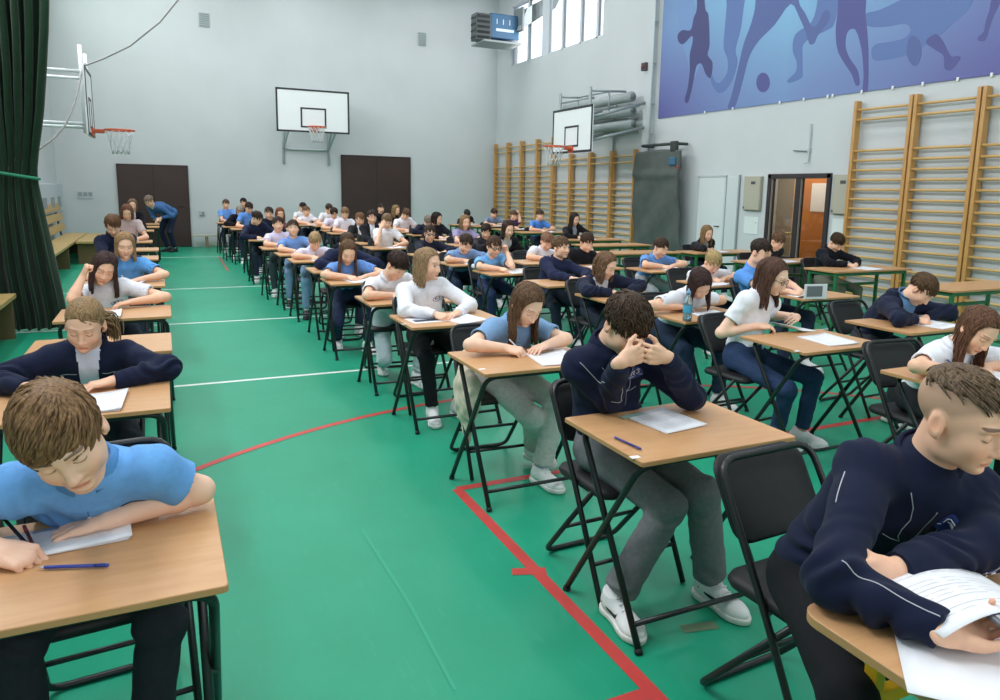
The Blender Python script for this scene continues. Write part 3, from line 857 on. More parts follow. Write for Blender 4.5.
# ---------------------------------------------------------------- camera and calibrated rays
F_, CX_, CY_, PI0, YAW, ROLL, HC = 732.4, 515., 310., .1615, .4481, .019, 1.6
_fw = V(math.sin(YAW) * math.cos(PI0), math.cos(YAW) * math.cos(PI0), -math.sin(PI0)); _r = V(math.cos(YAW), -math.sin(YAW), 0); _u = np.cross(_r, _fw)
_R = _r * math.cos(ROLL) + _u * math.sin(ROLL); _U = _u * math.cos(ROLL) - _r * math.sin(ROLL)
def ray(a, b): return (a - CX_) / F_ * _R - (b - CY_) / F_ * _U + _fw
def az(a, b, z=0.): d = ray(a, b); return CAMP + d * (z - HC) / d[2]
def ay(a, b, y): d = ray(a, b); return CAMP + d * y / d[1]
def ax(a, b, x): d = ray(a, b); return CAMP + d * x / d[0]
cam = bpy.data.cameras.new('camera'); camo = link('camera', cam)
cam.sensor_width = 36; cam.lens = F_ / 1000 * 36; cam.shift_x = -(CX_ - 500) / 1000; cam.shift_y = (CY_ - 350) / 1000; cam.clip_start = .05
camo.matrix_world = Matrix(((_R[0], _U[0], -_fw[0], CAMP[0]), (_R[1], _U[1], -_fw[1], CAMP[1]), (_R[2], _U[2], -_fw[2], CAMP[2]), (0, 0, 0, 1)))
SC.camera = camo
XR, YB, XL, YF, ZC = 9.28, 20.84, -2.25, -6.0, 7.2

# ---------------------------------------------------------------- room shell
def wall_material(name, c, rough=.7):
    m = mat(name, c, rough, noise=.035, nscale=.9, bump=.15, bscale=60, spec=.3); return m
WALL = wall_material('wall_paint', 'c1c7c9')
def floor_material():
    m = bpy.data.materials.new('sports_floor'); m.use_nodes = True; nt = m.node_tree; b = nt.nodes['Principled BSDF']
    tc = nt.nodes.new('ShaderNodeTexCoord')
    n = nt.nodes.new('ShaderNodeTexNoise'); n.inputs['Scale'].default_value = .8; n.inputs['Detail'].default_value = 6; n.inputs['Roughness'].default_value = .6
    nt.links.new(tc.outputs['Object'], n.inputs['Vector'])
    r = nt.nodes.new('ShaderNodeValToRGB'); r.color_ramp.elements[0].position = .3; r.color_ramp.elements[1].position = .72
    r.color_ramp.elements[0].color = srgb('17906d'); r.color_ramp.elements[1].color = srgb('219e7b')
    nt.links.new(n.outputs['Fac'], r.inputs['Fac'])
    # scuffs: fine streaks
    mp = nt.nodes.new('ShaderNodeMapping'); mp.inputs['Scale'].default_value = (6, 1.2, 1); mp.inputs['Rotation'].default_value = (0, 0, .5)
    nt.links.new(tc.outputs['Object'], mp.inputs['Vector'])
    n2 = nt.nodes.new('ShaderNodeTexNoise'); n2.inputs['Scale'].default_value = 3; n2.inputs['Detail'].default_value = 9; n2.inputs['Roughness'].default_value = .7
    nt.links.new(mp.outputs['Vector'], n2.inputs['Vector'])
    r2 = nt.nodes.new('ShaderNodeValToRGB'); r2.color_ramp.elements[0].position = .58; r2.color_ramp.elements[1].position = .80
    r2.color_ramp.elements[0].color = (0, 0, 0, 1); r2.color_ramp.elements[1].color = (.35, .35, .35, 1)
    nt.links.new(n2.outputs['Fac'], r2.inputs['Fac'])
    mx = nt.nodes.new('ShaderNodeMix'); mx.data_type = 'RGBA'; mx.inputs['B'].default_value = srgb('4fb296')
    nt.links.new(r2.outputs['Color'], mx.inputs['Factor']); nt.links.new(r.outputs['Color'], mx.inputs['A']); nt.links.new(mx.outputs['Result'], b.inputs['Base Color'])
    b.inputs['Roughness'].default_value = .42; b.inputs['Specular IOR Level'].default_value = .4
    bp = nt.nodes.new('ShaderNodeBump'); bp.inputs['Strength'].default_value = .08; bp.inputs['Distance'].default_value = .01
    nt.links.new(n2.outputs['Fac'], bp.inputs['Height']); nt.links.new(bp.outputs['Normal'], b.inputs['Normal'])
    return m
def struct(name, mb, m): return tag(mb.build(name, m), kind='structure')
mb = MB().box(((XL + XR) / 2, (YF + YB) / 2, -.05), (XR - XL + .4, YB - YF + .4, .1)); struct('floor', mb, floor_material())
mb = MB().box(((XL + XR) / 2, YB + .1, ZC / 2), (XR - XL + .4, .2, ZC)); struct('wall_back', mb, WALL)
mb = MB().box((XL - .1, (YF + YB) / 2, ZC / 2), (.2, YB - YF, ZC)); struct('wall_left', mb, WALL)
mb = MB().box(((XL + XR) / 2, (YF + YB) / 2, ZC + .1), (XR - XL + .4, YB - YF + .4, .2)); struct('ceiling', mb, wall_material('ceiling_paint', 'dadada'))
mb = MB().box(((XL + XR) / 2, YF - .1, ZC / 2), (XR - XL + .4, .2, ZC)); struct('wall_front', mb, WALL)
# right wall with the high window band and the glazed double door cut out
WY0, WY1, WZ0, WZ1 = 14.95, 19.85, 5.12, 6.75
DY0, DY1, DZ = 8.19, 9.48, 1.95
mb = MB()
def rw(y0, y1, z0, z1): mb.box((XR + .1, (y0 + y1) / 2, (z0 + z1) / 2), (.2, y1 - y0, z1 - z0))
rw(YF, DY0, 0, ZC); rw(DY0, DY1, DZ, ZC); rw(DY1, WY0, 0, ZC); rw(WY0, WY1, 0, WZ0); rw(WY0, WY1, WZ1, ZC); rw(WY1, YB, 0, ZC)
struct('wall_right', mb, WALL)
# court lines
def floor_line(i, pts, w, m, closed=False):
    mb = MB(); pts = [V(p[0], p[1], 0) for p in pts]; n = len(pts); vs = []
    for k in range(n):
        t = unit(pts[min(k + 1, n - 1)] - pts[max(k - 1, 0)]); nn = V(-t[1], t[0], 0)
        vs += [pts[k] + nn * w / 2 + V(0, 0, .001 + i * 1e-4), pts[k] - nn * w / 2 + V(0, 0, .001 + i * 1e-4)]
    mb.add(vs, [(2 * k, 2 * k + 1, 2 * k + 3, 2 * k + 2) for k in range(n - 1)])
    struct('trim_%d' % i, mb, m)
WHITE = mat('white_line_paint', 'dfe9e4', .5, noise=.05, nscale=6); RED = mat('red_line_paint', 'c2403c', .5, noise=.08, nscale=6)
k = 1
for y in (6.3, 9.22, 12.36, 17.85):
    floor_line(k, [(XL, y), (XR, y)], .05, WHITE); k += 1
rx0 = 1.36
a_, b_ = az(457, 489), az(655, 695)
dr = unit(V(b_[0] - a_[0], b_[1] - a_[1], 0))
floor_line(k, [a_, a_ + dr * 9], .055, RED); k += 1
c_ = az(540, 475); floor_line(k, [a_, a_ + unit(c_ - a_) * 6.0], .055, RED); k += 1
t_ = az(546, 571); e_ = az(512, 572); floor_line(k, [t_, e_], .055, RED); k += 1
t_ = az(652, 692); floor_line(k, [t_, t_ + V(-.30, .0, 0)], .055, RED); k += 1
t_ = az(700, 628); floor_line(k, [t_ + V(-.07, .02, 0), t_ + V(.07, -.01, 0)], .05, mat('worn_red_line', '5f7a5c', .6)); k += 1
ar = [az(*q) for q in ((150, 480), (205, 466), (260, 446), (320, 428), (390, 411), (440, 402))]
# three-point circle (free-throw arc)
(x1, y1), (x2, y2), (x3, y3) = [tuple(ar[i][:2]) for i in (1, 3, 5)]
dd = 2 * (x1 * (y2 - y3) + x2 * (y3 - y1) + x3 * (y1 - y2))
ux = ((x1 ** 2 + y1 ** 2) * (y2 - y3) + (x2 ** 2 + y2 ** 2) * (y3 - y1) + (x3 ** 2 + y3 ** 2) * (y1 - y2)) / dd
uy = ((x1 ** 2 + y1 ** 2) * (x3 - x2) + (x2 ** 2 + y2 ** 2) * (x1 - x3) + (x3 ** 2 + y3 ** 2) * (x2 - x1)) / dd
rr = math.hypot(x1 - ux, y1 - uy); a0 = math.atan2(y1 - uy, x1 - ux); a1 = math.atan2(y3 - uy, x3 - ux)
if a1 > a0: a0 += 2 * PI
da = (a0 - a1)
floor_line(k, [(ux + rr * math.cos(t), uy + rr * math.sin(t)) for t in np.linspace(a0 + .9, a1 - 1.6, 60)], .05, RED); k += 1
t_ = az(219, 257); e_ = az(228, 271); floor_line(k, [t_, e_], .06, mat('faded_red_line', '8a6a58', .6)); k += 1
# floor seam
floor_line(k, [az(362, 530), az(410, 605), az(455, 690)], .012, mat('seam', '2aa07e', .5)); k += 1

# window band in the right wall
FR = mat('window_frame_white', 'c9d0d6', .5)
GLS = mat('window_glass', 'ffffff', .05, trans=1., spec=.3)
wl = [(19.85, 18.75), (18.65, 17.65), (17.55, 16.55), (16.5, 15.8), (15.75, 14.95)]
mbF = MB()
wy = [WY1, 18.83, 17.98, 17.62, 16.9, 16.0, 15.25, WY0]
for y in wy: mbF.box((XR + .06, y, (WZ0 + WZ1) / 2), (.08, .09 if y not in (17.98, 17.62) else .05, WZ1 - WZ0))
mbF.box((XR + .06, (17.98 + 17.62) / 2, (WZ0 + WZ1) / 2), (.10, .36, WZ1 - WZ0))
for z in (WZ0, WZ1): mbF.box((XR + .06, (WY0 + WY1) / 2, z), (.08, WY1 - WY0, .07))
wf = struct('window_1', mbF, FR)
for i in range(len(wy) - 1):
    if i == 2: continue
    pane = MB().box((XR + .07, (wy[i] + wy[i + 1]) / 2, (WZ0 + WZ1) / 2), (.008, wy[i] - wy[i + 1] - .08, WZ1 - WZ0 - .07)).build('glass_pane', GLS, wf)

# back-wall doors (dark brown, set in the wall)
BRN = mat('dark_brown_door', '33211d', .5, noise=.10, nscale=3)
def brown_door(i, x0, x1, zt):
    mb = MB().box(((x0 + x1) / 2, YB - .025, zt / 2 + .01), (x1 - x0, .05, zt - .02), bev=.004)
    d = struct('door_%d' % i, mb, BRN)
    f = MB(); t = .035
    for x in (x0, x1): f.box((x, YB - .02, zt / 2), (t, .07, zt))
    f.box(((x0 + x1) / 2, YB - .02, zt), (x1 - x0 + t, .07, t)); f.build('door_frame', mat('brown_frame', '2a1b18', .55), d)
    xm = (x0 + x1) / 2
    MB().box((xm, YB - .053, zt / 2), (.008, .006, zt - .05)).build('leaf_gap', mat('gap', '120c0a', .8), d)
    MB().tube([(x1 - .12, YB - .05, 1.05), (x1 - .12, YB - .09, 1.05), (x1 - .25, YB - .09, 1.05)], .011).build('door_handle', mat('handle_metal', '55504c', .35, .8), d)
brown_door(1, -.95, .63, 2.06)
brown_door(2, 4.57, 6.54, 2.48)
# white flush door in the right wall, with its frame
d3 = struct('door_3', MB().box((XR - .012, 10.91, .96), (.024, .72, 1.90), bev=.003), mat('white_door', 'cdd5d6', .5))
f = MB()
for y in (11.29, 10.53): f.box((XR - .012, y, .965), (.03, .035, 1.93))
f.box((XR - .012, 10.91, 1.935), (.03, .79, .035)); f.build('door_frame', mat('white_door_frame', 'b5bec0', .5), d3)
MB().tube([(XR - .02, 10.64, 1.02), (XR - .06, 10.64, 1.02), (XR - .06, 10.74, 1.02)], .009).build('door_handle', mat('handle_dark', '35373a', .4, .6), d3)
MB().box((XR - .01, 10.35, .96), (.02, .3, 1.92), bev=.003).build('side_panel', mat('white_panel', 'c4cdcf', .5), d3)
MB().box((XR - .02, 10.18, .97), (.03, .03, 1.96)).build('panel_edge', mat('grey_edge', '8d989b', .5), d3)
# glazed dark door
DK = mat('dark_door_frame', '2a2326', .45)
d4 = MB()
ym = 8.83
for y in (DY1 - .03, DY0 + .03): d4.box((XR + .02, y, DZ / 2), (.12, .07, DZ))
d4.box((XR + .02, ym, DZ / 2), (.10, .10, DZ)); d4.box((XR + .02, (DY0 + DY1) / 2, DZ - .03), (.12, DY1 - DY0, .07)); d4.box((XR + .02, (DY0 + DY1) / 2, .55), (.10, DY1 - DY0, .12))
d4.box((XR + .02, (DY0 + DY1) / 2, .25), (.06, DY1 - DY0, .5))
d4 = struct('door_4', d4, DK)
MB().box((XR + .02, (ym + DY1) / 2, 1.24), (.01, DY1 - ym - .1, 1.30)).build('glass_pane', mat('door_glass', 'ffffff', .02, trans=1., spec=.5), d4)
MB().box((XR + .02, (ym + DY0) / 2, 1.24), (.01, ym - DY0 - .1, 1.30)).build('glass_pane', mat('door_glass', 'ffffff', .02, trans=1., spec=.5), d4)
for (ya, yb) in ((ym + .05, DY1 - .07), (DY0 + .07, ym - .05)):
    g = MB()
    for y in (ya, yb): g.box((XR - .005, y, 1.24), (.03, .025, 1.34))
    for z in (.59, 1.89): g.box((XR - .005, (ya + yb) / 2, z), (.03, yb - ya, .025))
    g.build('pane_frame', mat('pane_frame', '8f8782', .4), d4)
MB().tube([(XR - .01, ym + .06, 1.0), (XR - .06, ym + .06, 1.0), (XR - .06, ym + .17, 1.0)], .009).build('door_handle', mat('brass', 'b89a5c', .3, .8), d4)
# corridor seen through the glass: an orange-lit room
cr = MB(); x0 = XR + .2; x1 = XR + 2.2
cr.box((x1, 9.6, 1.3), (.1, 5.8, 2.6)); cr.box(((x0 + x1) / 2, 12.5, 1.3), (2, .1, 2.6)); cr.box(((x0 + x1) / 2, 6.7, 1.3), (2, .1, 2.6)); cr.box(((x0 + x1) / 2, 9.6, 2.65), (2.2, 5.9, .1))
tag(cr.build('wall_corridor', mat('corridor_paint', '8a8478', .8)), kind='structure')
cf = MB().box(((x0 + x1) / 2, 9.6, -.05), (2.2, 5.9, .1)); tag(cf.build('floor_corridor', mat('corridor_floor', '6b5d50', .6)), kind='structure')
dd_ = MB().box((XR + 1.3, 9.62, 1.0), (.05, .72, 2.0), bev=.004).build('door_5', mat('orange_door', 'c07a3a', .5), None); tag(dd_, kind='structure')
MB().box((XR + 1.268, 9.55, 1.58), (.01, .36, .50)).build('notice_sheet', mat('notice', 'e6e8ee', .7), dd_)
MB().box((XR + 1.268, 10.06, 1.0), (.02, .14, 2.0)).build('door_edge', mat('pale_wood', 'd9a86a', .5), dd_)

# pilaster / pipe run beside the mural
pil = MB(); yy = 12.95
pil.box((XR - .06, yy, ZC / 2), (.12, .22, ZC)); tag(pil.build('trim_90', WALL), kind='structure')
# ---------------------------------------------------------------- wall fixtures
WOOD = wood_material('wall_bar_wood', 'ab7c42', 'c99c5e', .4, (14, 14, 1.5)); WOODR = wood_material('rung_wood', 'bd955a', 'd6b377', .4, (14, 1.5, 14))
def wall_bars(y0, y1, ztop, label, gap_rows, uw=.045):
    t = thing('wall_bars', label, 'wall bars', (XR - .1, (y0 + y1) / 2, 0), 0, None)
    w = y1 - y0
    for s in (-1, 1):
        MB().box((.0, s * (w / 2 - uw / 2), ztop / 2 + .02), (.11, uw, ztop), bev=.006).build('upright', WOOD, t)
    z = ztop - .11; zs = [z, z - .14]; z = z - .58
    while z > .12: zs.append(z); z -= .138
    first = None
    for z in zs:
        if first is None:
            first = MB().tube([(-.02, -w / 2 + .02, 0), (-.02, w / 2 - .02, 0)], .019, 8).build('rung', WOODR, t, (0, 0, z))
        else:
            o = first.copy(); COL.objects.link(o); o.location = (0, 0, z); o.parent = t
    return t
ordn = ['first', 'second', 'third', 'fourth', 'fifth', 'sixth', 'seventh', 'eighth']
ys = [20.66, 19.75, 18.84, 17.88, 16.98, 16.05, 15.12, 14.2, 13.27]
for i in range(8):
    tall = i < 4
    wall_bars(ys[i + 1], ys[i], 2.95 if tall else 2.5, ('tall wooden wall bars, %s unit from the back corner' if tall else 'lower wooden wall bars, %s unit from the back corner') % ordn[i], 1, .05)
for i, (a, b) in enumerate(((6.85, 7.78), (5.93, 6.83), (5.0, 5.91))):
    wall_bars(a, b, 2.95, 'big wooden wall bars right of the glazed door, %s unit from that door' % ordn[i], 1, .05)
# mural
def mural():
    m = bpy.data.materials.new('mural_print'); m.use_nodes = True; nt = m.node_tree; b = nt.nodes['Principled BSDF']
    tc = nt.nodes.new('ShaderNodeTexCoord'); sp = nt.nodes.new('ShaderNodeSeparateXYZ'); nt.links.new(tc.outputs['Object'], sp.inputs[0])
    # blotchy sky-blue print turning violet at its lower edge and its ends
    mr = nt.nodes.new('ShaderNodeMapRange'); mr.inputs['From Min'].default_value = 3.1; mr.inputs['From Max'].default_value = 4.9; nt.links.new(sp.outputs['Z'], mr.inputs['Value'])
    mp = nt.nodes.new('ShaderNodeMapping'); mp.inputs['Scale'].default_value = (1, .28, .5); nt.links.new(tc.outputs['Object'], mp.inputs['Vector'])
    n = nt.nodes.new('ShaderNodeTexNoise'); n.inputs['Scale'].default_value = 1.1; n.inputs['Detail'].default_value = 1; nt.links.new(mp.outputs['Vector'], n.inputs['Vector'])
    d = nt.nodes.new('ShaderNodeMath'); d.operation = 'SUBTRACT'; d.inputs[1].default_value = 9.3; nt.links.new(sp.outputs['Y'], d.inputs[0])
    a = nt.nodes.new('ShaderNodeMath'); a.operation = 'ABSOLUTE'; nt.links.new(d.outputs[0], a.inputs[0])
    m2 = nt.nodes.new('ShaderNodeMapRange'); m2.inputs['From Min'].default_value = 0; m2.inputs['From Max'].default_value = 4; m2.inputs['To Min'].default_value = .35; m2.inputs['To Max'].default_value = -.25; nt.links.new(a.outputs[0], m2.inputs['Value'])
    s1 = nt.nodes.new('ShaderNodeMath'); s1.operation = 'MULTIPLY_ADD'; s1.inputs[1].default_value = .55; nt.links.new(mr.outputs[0], s1.inputs[0]); nt.links.new(m2.outputs[0], s1.inputs[2])
    s2 = nt.nodes.new('ShaderNodeMath'); s2.operation = 'MULTIPLY_ADD'; s2.inputs[1].default_value = .35; nt.links.new(n.outputs['Fac'], s2.inputs[0]); nt.links.new(s1.outputs[0], s2.inputs[2])
    r = nt.nodes.new('ShaderNodeValToRGB'); cr_ = r.color_ramp
    cr_.elements[0].position = .0; cr_.elements[0].color = srgb('5a5a96'); cr_.elements[1].position = .95; cr_.elements[1].color = srgb('78aacb')
    e = cr_.elements.new(.45); e.color = srgb('6a80b0')
    nt.links.new(s2.outputs[0], r.inputs['Fac']); nt.links.new(r.outputs['Color'], b.inputs['Base Color']); b.inputs['Roughness'].default_value = .6
    return m
Y0m, Y1m, Z0m, Z1m = 4.6, 12.68, 3.11, 5.75
mu = thing('mural', 'blue and violet printed mural of sports silhouettes high on the right wall', 'mural', (XR - .012, 0, 0))
MB().box((0, (Y0m + Y1m) / 2, (Z0m + Z1m) / 2), (.016, Y1m - Y0m, Z1m - Z0m)).build('banner', mural(), mu)
SH = {'v': mat('print_violet', '4c5088', .6), 'd': mat('print_dark', '3f4272', .6), 'b': mat('print_blue', '566fa3', .6), 'l': mat('print_pale', '6c8dbb', .6), 'm': mat('print_mid', '4f5f93', .6)}
def sil(pts, key, lift):
    P = [ax(a, b, XR - .012) for a, b in pts]
    P = [(.5 * (2 * P[i] + (P[(i + 1) % len(P)] - P[i - 1]) * t + (2 * P[i - 1] - 5 * P[i] + 4 * P[(i + 1) % len(P)] - P[(i + 2) % len(P)]) * t * t + (3 * P[i] - P[i - 1] - 3 * P[(i + 1) % len(P)] + P[(i + 2) % len(P)]) * t ** 3)) for i in range(len(P)) for t in (0, .33, .67)]
    n = len(P); mb = MB()
    vs = [(-.0085 - lift, p[1], min(max(p[2], Z0m), Z1m - .005)) for p in P] + [(-.008, p[1], min(max(p[2], Z0m), Z1m - .005)) for p in P]
    mb.add(vs, [tuple(range(n))] + [(i, (i + 1) % n, n + (i + 1) % n, n + i) for i in range(n)])
    mb.build('player_silhouette', SH[key], mu)
sil([(690, -30), (694, 0), (700, 20), (703, 45), (700, 65), (692, 80), (688, 60), (680, 30), (678, -30)], 'l', .0003)
sil([(698, -6), (704, -4), (706, 10), (709, 16), (710, 44), (708, 55), (713, 63), (711, 78), (706, 74), (702, 64), (697, 66), (694, 80), (691, 94), (688, 103), (685, 100), (688, 88), (690, 72), (690, 55), (693, 42), (692, 36), (684, 44), (679, 42), (678, 35), (683, 30), (691, 30), (694, 18), (697, 10)], 'd', .0006)
sil([(710, 70), (716, 82), (722, 84), (718, 92), (712, 84)], 'b', .0005)
sil([(728, -30), (727, 6), (725, 30), (724, 48), (728, 60), (727, 74), (718, 86), (717, 92), (724, 92), (733, 80), (738, 62), (736, 50), (741, 30), (744, 8), (748, -30)], 'b', .0009)
sil([(752, -30), (756, 0), (752, 22), (744, 44), (738, 70), (732, 95), (728, 108), (734, 108), (738, 100), (744, 78), (750, 56), (760, 40), (775, 25), (791, 4), (800, 18), (806, 32), (810, 44), (815, 43), (818, 36), (830, 20), (829, 11), (824, 12), (818, 24), (812, 26), (806, 14), (799, 0), (802, -30)], 'm', .0012)
sil([(745 + 0, 60), (743, 62)] + [(764 + 6.5 * math.cos(t), 83 + 9.5 * math.sin(t)) for t in np.linspace(0, 6.28, 2)][:0] + [(746, 61)], 'm', .0001) if False else None
sil([(763.5 + 6.8 * math.cos(t), 82.5 + 9.8 * math.sin(t)) for t in np.linspace(0, 2 * PI, 22, endpoint=False)], 'v', .0012)
sil([(820, -30), (818, 0), (812, 22), (796, 34), (793, 50), (797, 62), (796, 72), (788, 80), (790, 83), (802, 78), (803, 70), (803, 55), (804, 44), (815, 36), (828, 30), (836, 20), (842, -30)], 'b', .0010)
sil([(842, -30), (838, 12), (836, 32), (838, 50), (844, 62), (852, 74), (856, 85), (860, 84), (858, 70), (850, 58), (846, 46), (848, 32), (856, 30), (862, 50), (864, 76), (863, 92), (868, 92), (869, 60), (868, 34), (866, 12), (866, -30)], 'v', .0015)
sil([(866, 14), (880, 10), (905, -2), (915, -8), (930, -4), (948, -10), (965, -30), (975, -10), (970, 8), (955, 22), (940, 36), (925, 46), (905, 56), (886, 60), (874, 60), (872, 50), (877, 44), (890, 42), (905, 38), (911, 30), (905, 24), (886, 27), (868, 26)], 'b', .0013)
sil([(911, 36), (920, 40), (922, 54), (917, 66), (910, 62), (907, 50)], 'm', .0018)
sil([(926, 42), (936, 34), (944, 42), (951, 56), (957, 56), (961, 58), (952, 70), (945, 68), (944, 56), (936, 50)], 'v', .0016)
sil([(1000, -6), (992, 0), (990, 10), (986, 22), (984, 32), (978, 38), (980, 41), (986, 40), (990, 28), (995, 14), (1000, 4)], 'v', .0014)
for j, px in enumerate((705, 733, 780, 804, 828, 833, 862, 893, 923, 958, 992)):
    p = ax(px, 118.3 - .130 * (px - 660.5), XR - .02)
    if j == 0: clip = MB().box((0, 0, 0), (.02, .03, .05), bev=.004).build('banner_clip', mat('clip_white', 'e2e6e8', .5), mu, (-.014, p[1], Z0m))
    else:
        c2 = clip.copy(); COL.objects.link(c2); c2.parent = mu; c2.location = (-.014, p[1], Z0m)
# electrical boxes and plates
for (y0, y1, z0, z1, lab) in ((9.62, 10.02, 1.34, 1.92, 'beige metal cabinet on the wall left of the glazed door'), (7.80, 8.11, 1.34, 1.93, 'beige metal cabinet on the wall beside the big wall bars')):
    t = thing('wall_cabinet', lab, 'cabinet', (XR - .03, (y0 + y1) / 2, (z0 + z1) / 2))
    MB().box((0, 0, 0), (.06, y1 - y0, z1 - z0), bev=.006).build('cabinet_body', mat('beige_metal', '9f9d8d', .5), t)
    MB().box((-.033, 0, 0), (.008, y1 - y0 - .03, z1 - z0 - .03), bev=.003).build('cabinet_door', mat('beige_door', 'a9a797', .5), t)
    MB().box((-.039, -.03, (z1 - z0) * .31), (.004, .10, .05)).build('label_plate', mat('dark_plate', '44484a', .5), t)
    MB().box((-.039, (y1 - y0) * .42, -(z1 - z0) * .42), (.006, .03, .03)).build('lock', mat('dark_plate', '44484a', .5), t)
t = thing('notice_sheet', 'small white notice sheet below the beige cabinet', 'notice', (XR - .006, 9.84, 1.08)); MB().box((0, 0, 0), (.006, .34, .30)).build('sheet', mat('notice_white', 'd3dcda', .7), t)
MB().tube([(-.004, -.12, .05), (-.010, -.12, .05)], .008).build('pin', mat('dark_plate', '44484a', .5), t)
t = thing('notice_sheet', 'small white plate under the cabinet next to the big wall bars', 'notice', (XR - .006, 7.96, 1.12)); MB().box((0, 0, 0), (.006, .30, .30)).build('sheet', mat('notice_white', 'd3dcda', .7), t)
# wall hook (rope bracket)
t = thing('wall_hook', 'thin white rope hook on the wall above the glazed door', 'hook', (XR - .03, 8.66, 2.42))
MB().tube([(0, 0, .30), (0, .0, -.29), (-.05, .03, -.31)], .012).build('rod', mat('white_rod', 'aab3b5', .5), t); MB().tube([(0, .04, -.12), (-.02, .30, -.10)], .010).build('arm', mat('dark_rod', '6d7476', .5), t); MB().box((.015, 0, -.1), (.03, .05, .06)).build('bracket', mat('white_rod', 'aab3b5', .5), t)
# vents, socket
for (x, z, w, h, lab) in ((1.2, 5.68, .24, .34, 'small grey air vent high on the back wall at left'), (6.92, 5.80, .24, .36, 'grey air vent high on the back wall near the heater')):
    t = thing('air_vent', lab, 'vent', (x, YB - .012, z)); MB().box((0, 0, 0), (w, .024, h), bev=.004).build('vent_frame', mat('vent_frame', '98a3a4', .5), t)
    g = MB()
    for j in range(7): g.box((0, -.014, -h * .4 + j * h * .8 / 6), (w * .82, .008, .02))
    g.build('grille', mat('vent_grey', '7d898b', .5), t)
t = thing('vent_grille', 'small grey grille low on the back wall left of the brown door', 'vent', (-1.67, YB - .01, 1.30)); MB().box((0, 0, 0), (.34, .02, .18), bev=.003).build('plate', mat('plate_grey', 'b3bcc0', .5), t)
g = MB()
for j in range(3): g.box((-.11 + .11 * j, -.012, .02), (.08, .008, .09))
g.build('grille', mat('vent_dark', '8b979c', .5), t)
t = thing('wall_socket', 'small socket box on the back wall beside the brown door', 'socket', (.93, YB - .02, .87)); MB().box((0, 0, 0), (.13, .04, .12), bev=.008).build('box', mat('socket_grey', 'a9b2b6', .5), t); MB().box((.02, -.021, .0), (.05, .006, .05)).build('socket_face', mat('socket_dark', '666e72', .5), t)
t = thing('alarm_box', 'small dark red alarm box on the pilaster by the mural', 'alarm', (XR - .15, 13.05, 4.17)); MB().box((0, 0, 0), (.08, .15, .16), bev=.01).build('box', mat('alarm_dark', '4a3c40', .5), t); MB().lathe([(0, -.02), (.035, -.02), (.03, .02), (0, .025)], (-.05, 0, 0), 12).build('button', mat('alarm_red', '8e3a3f', .4), t)
t = thing('cable_pipe', 'thin white pipe run beside the mural edge', 'pipe', (XR - .14, 12.78, 0)); MB().tube([(0, 0, 2.3), (0, 0, ZC - .02)], .022).build('pipe', mat('pipe_white', 'b9c3c6', .5), t)
g = MB()
for z in (2.8, 3.4, 4.2, 5.0): g.box((.03, 0, z), (.08, .06, .03))
g.build('clamp', mat('pipe_clamp', '98a2a5', .5), t)

# ---------------------------------------------------------------- basketball boards
STEEL = mat('white_steel', 'd4dadd', .4); GREY = mat('grey_steel', '9da6a9', .4, .3); ORG = mat('hoop_orange', 'cf5a33', .4); NET = mat('net_cord', 'cfd4d4', .8); BRD = mat('backboard_white', 'e4e9ea', .35); BLK = mat('board_black', '26292b', .5)
def backboard(label, loc, rotz, w=1.8, h=1.05, arm=1.0, wallframe=None):
    """front of the board faces local -y; origin at the ring's height on the board plane"""
    t = thing('basketball_hoop', label, 'basketball hoop', loc, rotz)
    MB().box((0, .02, h / 2 - .12), (w, .03, h), bev=.005).build('backboard', BRD, t)
    g = MB(); e = .045; z0, z1 = -.12, h - .12
    for z in (z0 + e / 2, z1 - e / 2): g.box((0, .004, z), (w, .012, e))
    for x in (-w / 2 + e / 2, w / 2 - e / 2): g.box((x, .004, h / 2 - .12), (e, .012, h))
    g.build('border_line', BLK, t)
    g = MB(); a, b = .59 * w / 1.8, .45 * h / 1.05; c = .04
    for z in (.02, .02 + b): g.box((0, .004, z), (a, .012, c))
    for x in (-a / 2, a / 2): g.box((x, .004, .02 + b / 2), (c, .012, b + c))
    g.build('target_square', BLK, t)
    rg_ = MB().tube([(.225 * math.cos(q), -.40 + .225 * math.sin(q), 0) for q in np.linspace(0, 2 * PI, 28, endpoint=False)], .014, 8, closed=True)
    rg_.box((0, -.09, -.03), (.16, .18, .06), bev=.01); rg_.box((0, -.01, -.05), (.20, .03, .14)); rg_.build('ring', ORG, t)
    g = MB()
    for q in range(12):
        for d in (-1, 1):
            pts = []
            for f in np.linspace(0, 1, 6):
                an = q * PI / 6 + d * f * 1.0; r = .215 - .09 * f ** .7
                pts.append((r * math.cos(an), -.40 + r * math.sin(an), -.01 - .38 * f))
            g.tube(pts, .006, 4)
    g.build('net', NET, t)
    return t
h1 = backboard('white backboard with orange hoop in the middle of the back wall', (3.62, 19.64, 3.09), 0, 1.84, 1.07)
g = MB()
for x in (-.6, .6):
    g.tube([(x, .04, .75), (x, 1.19, .95)], .03); g.tube([(x, .04, .0), (x, 1.19, -.5)], .03); g.tube([(x, 1.17, 1.1), (x, 1.17, -.9)], .03); g.tube([(x, .04, .75), (x, 1.19, -.5)], .02)
g.tube([(-.6, 1.17, -.5), (.6, 1.17, -.5)], .025); g.tube([(-.6, 1.17, .95), (.6, 1.17, .95)], .025); g.build('support_frame', mat('pale_steel', 'b8c2c5', .5), h1)
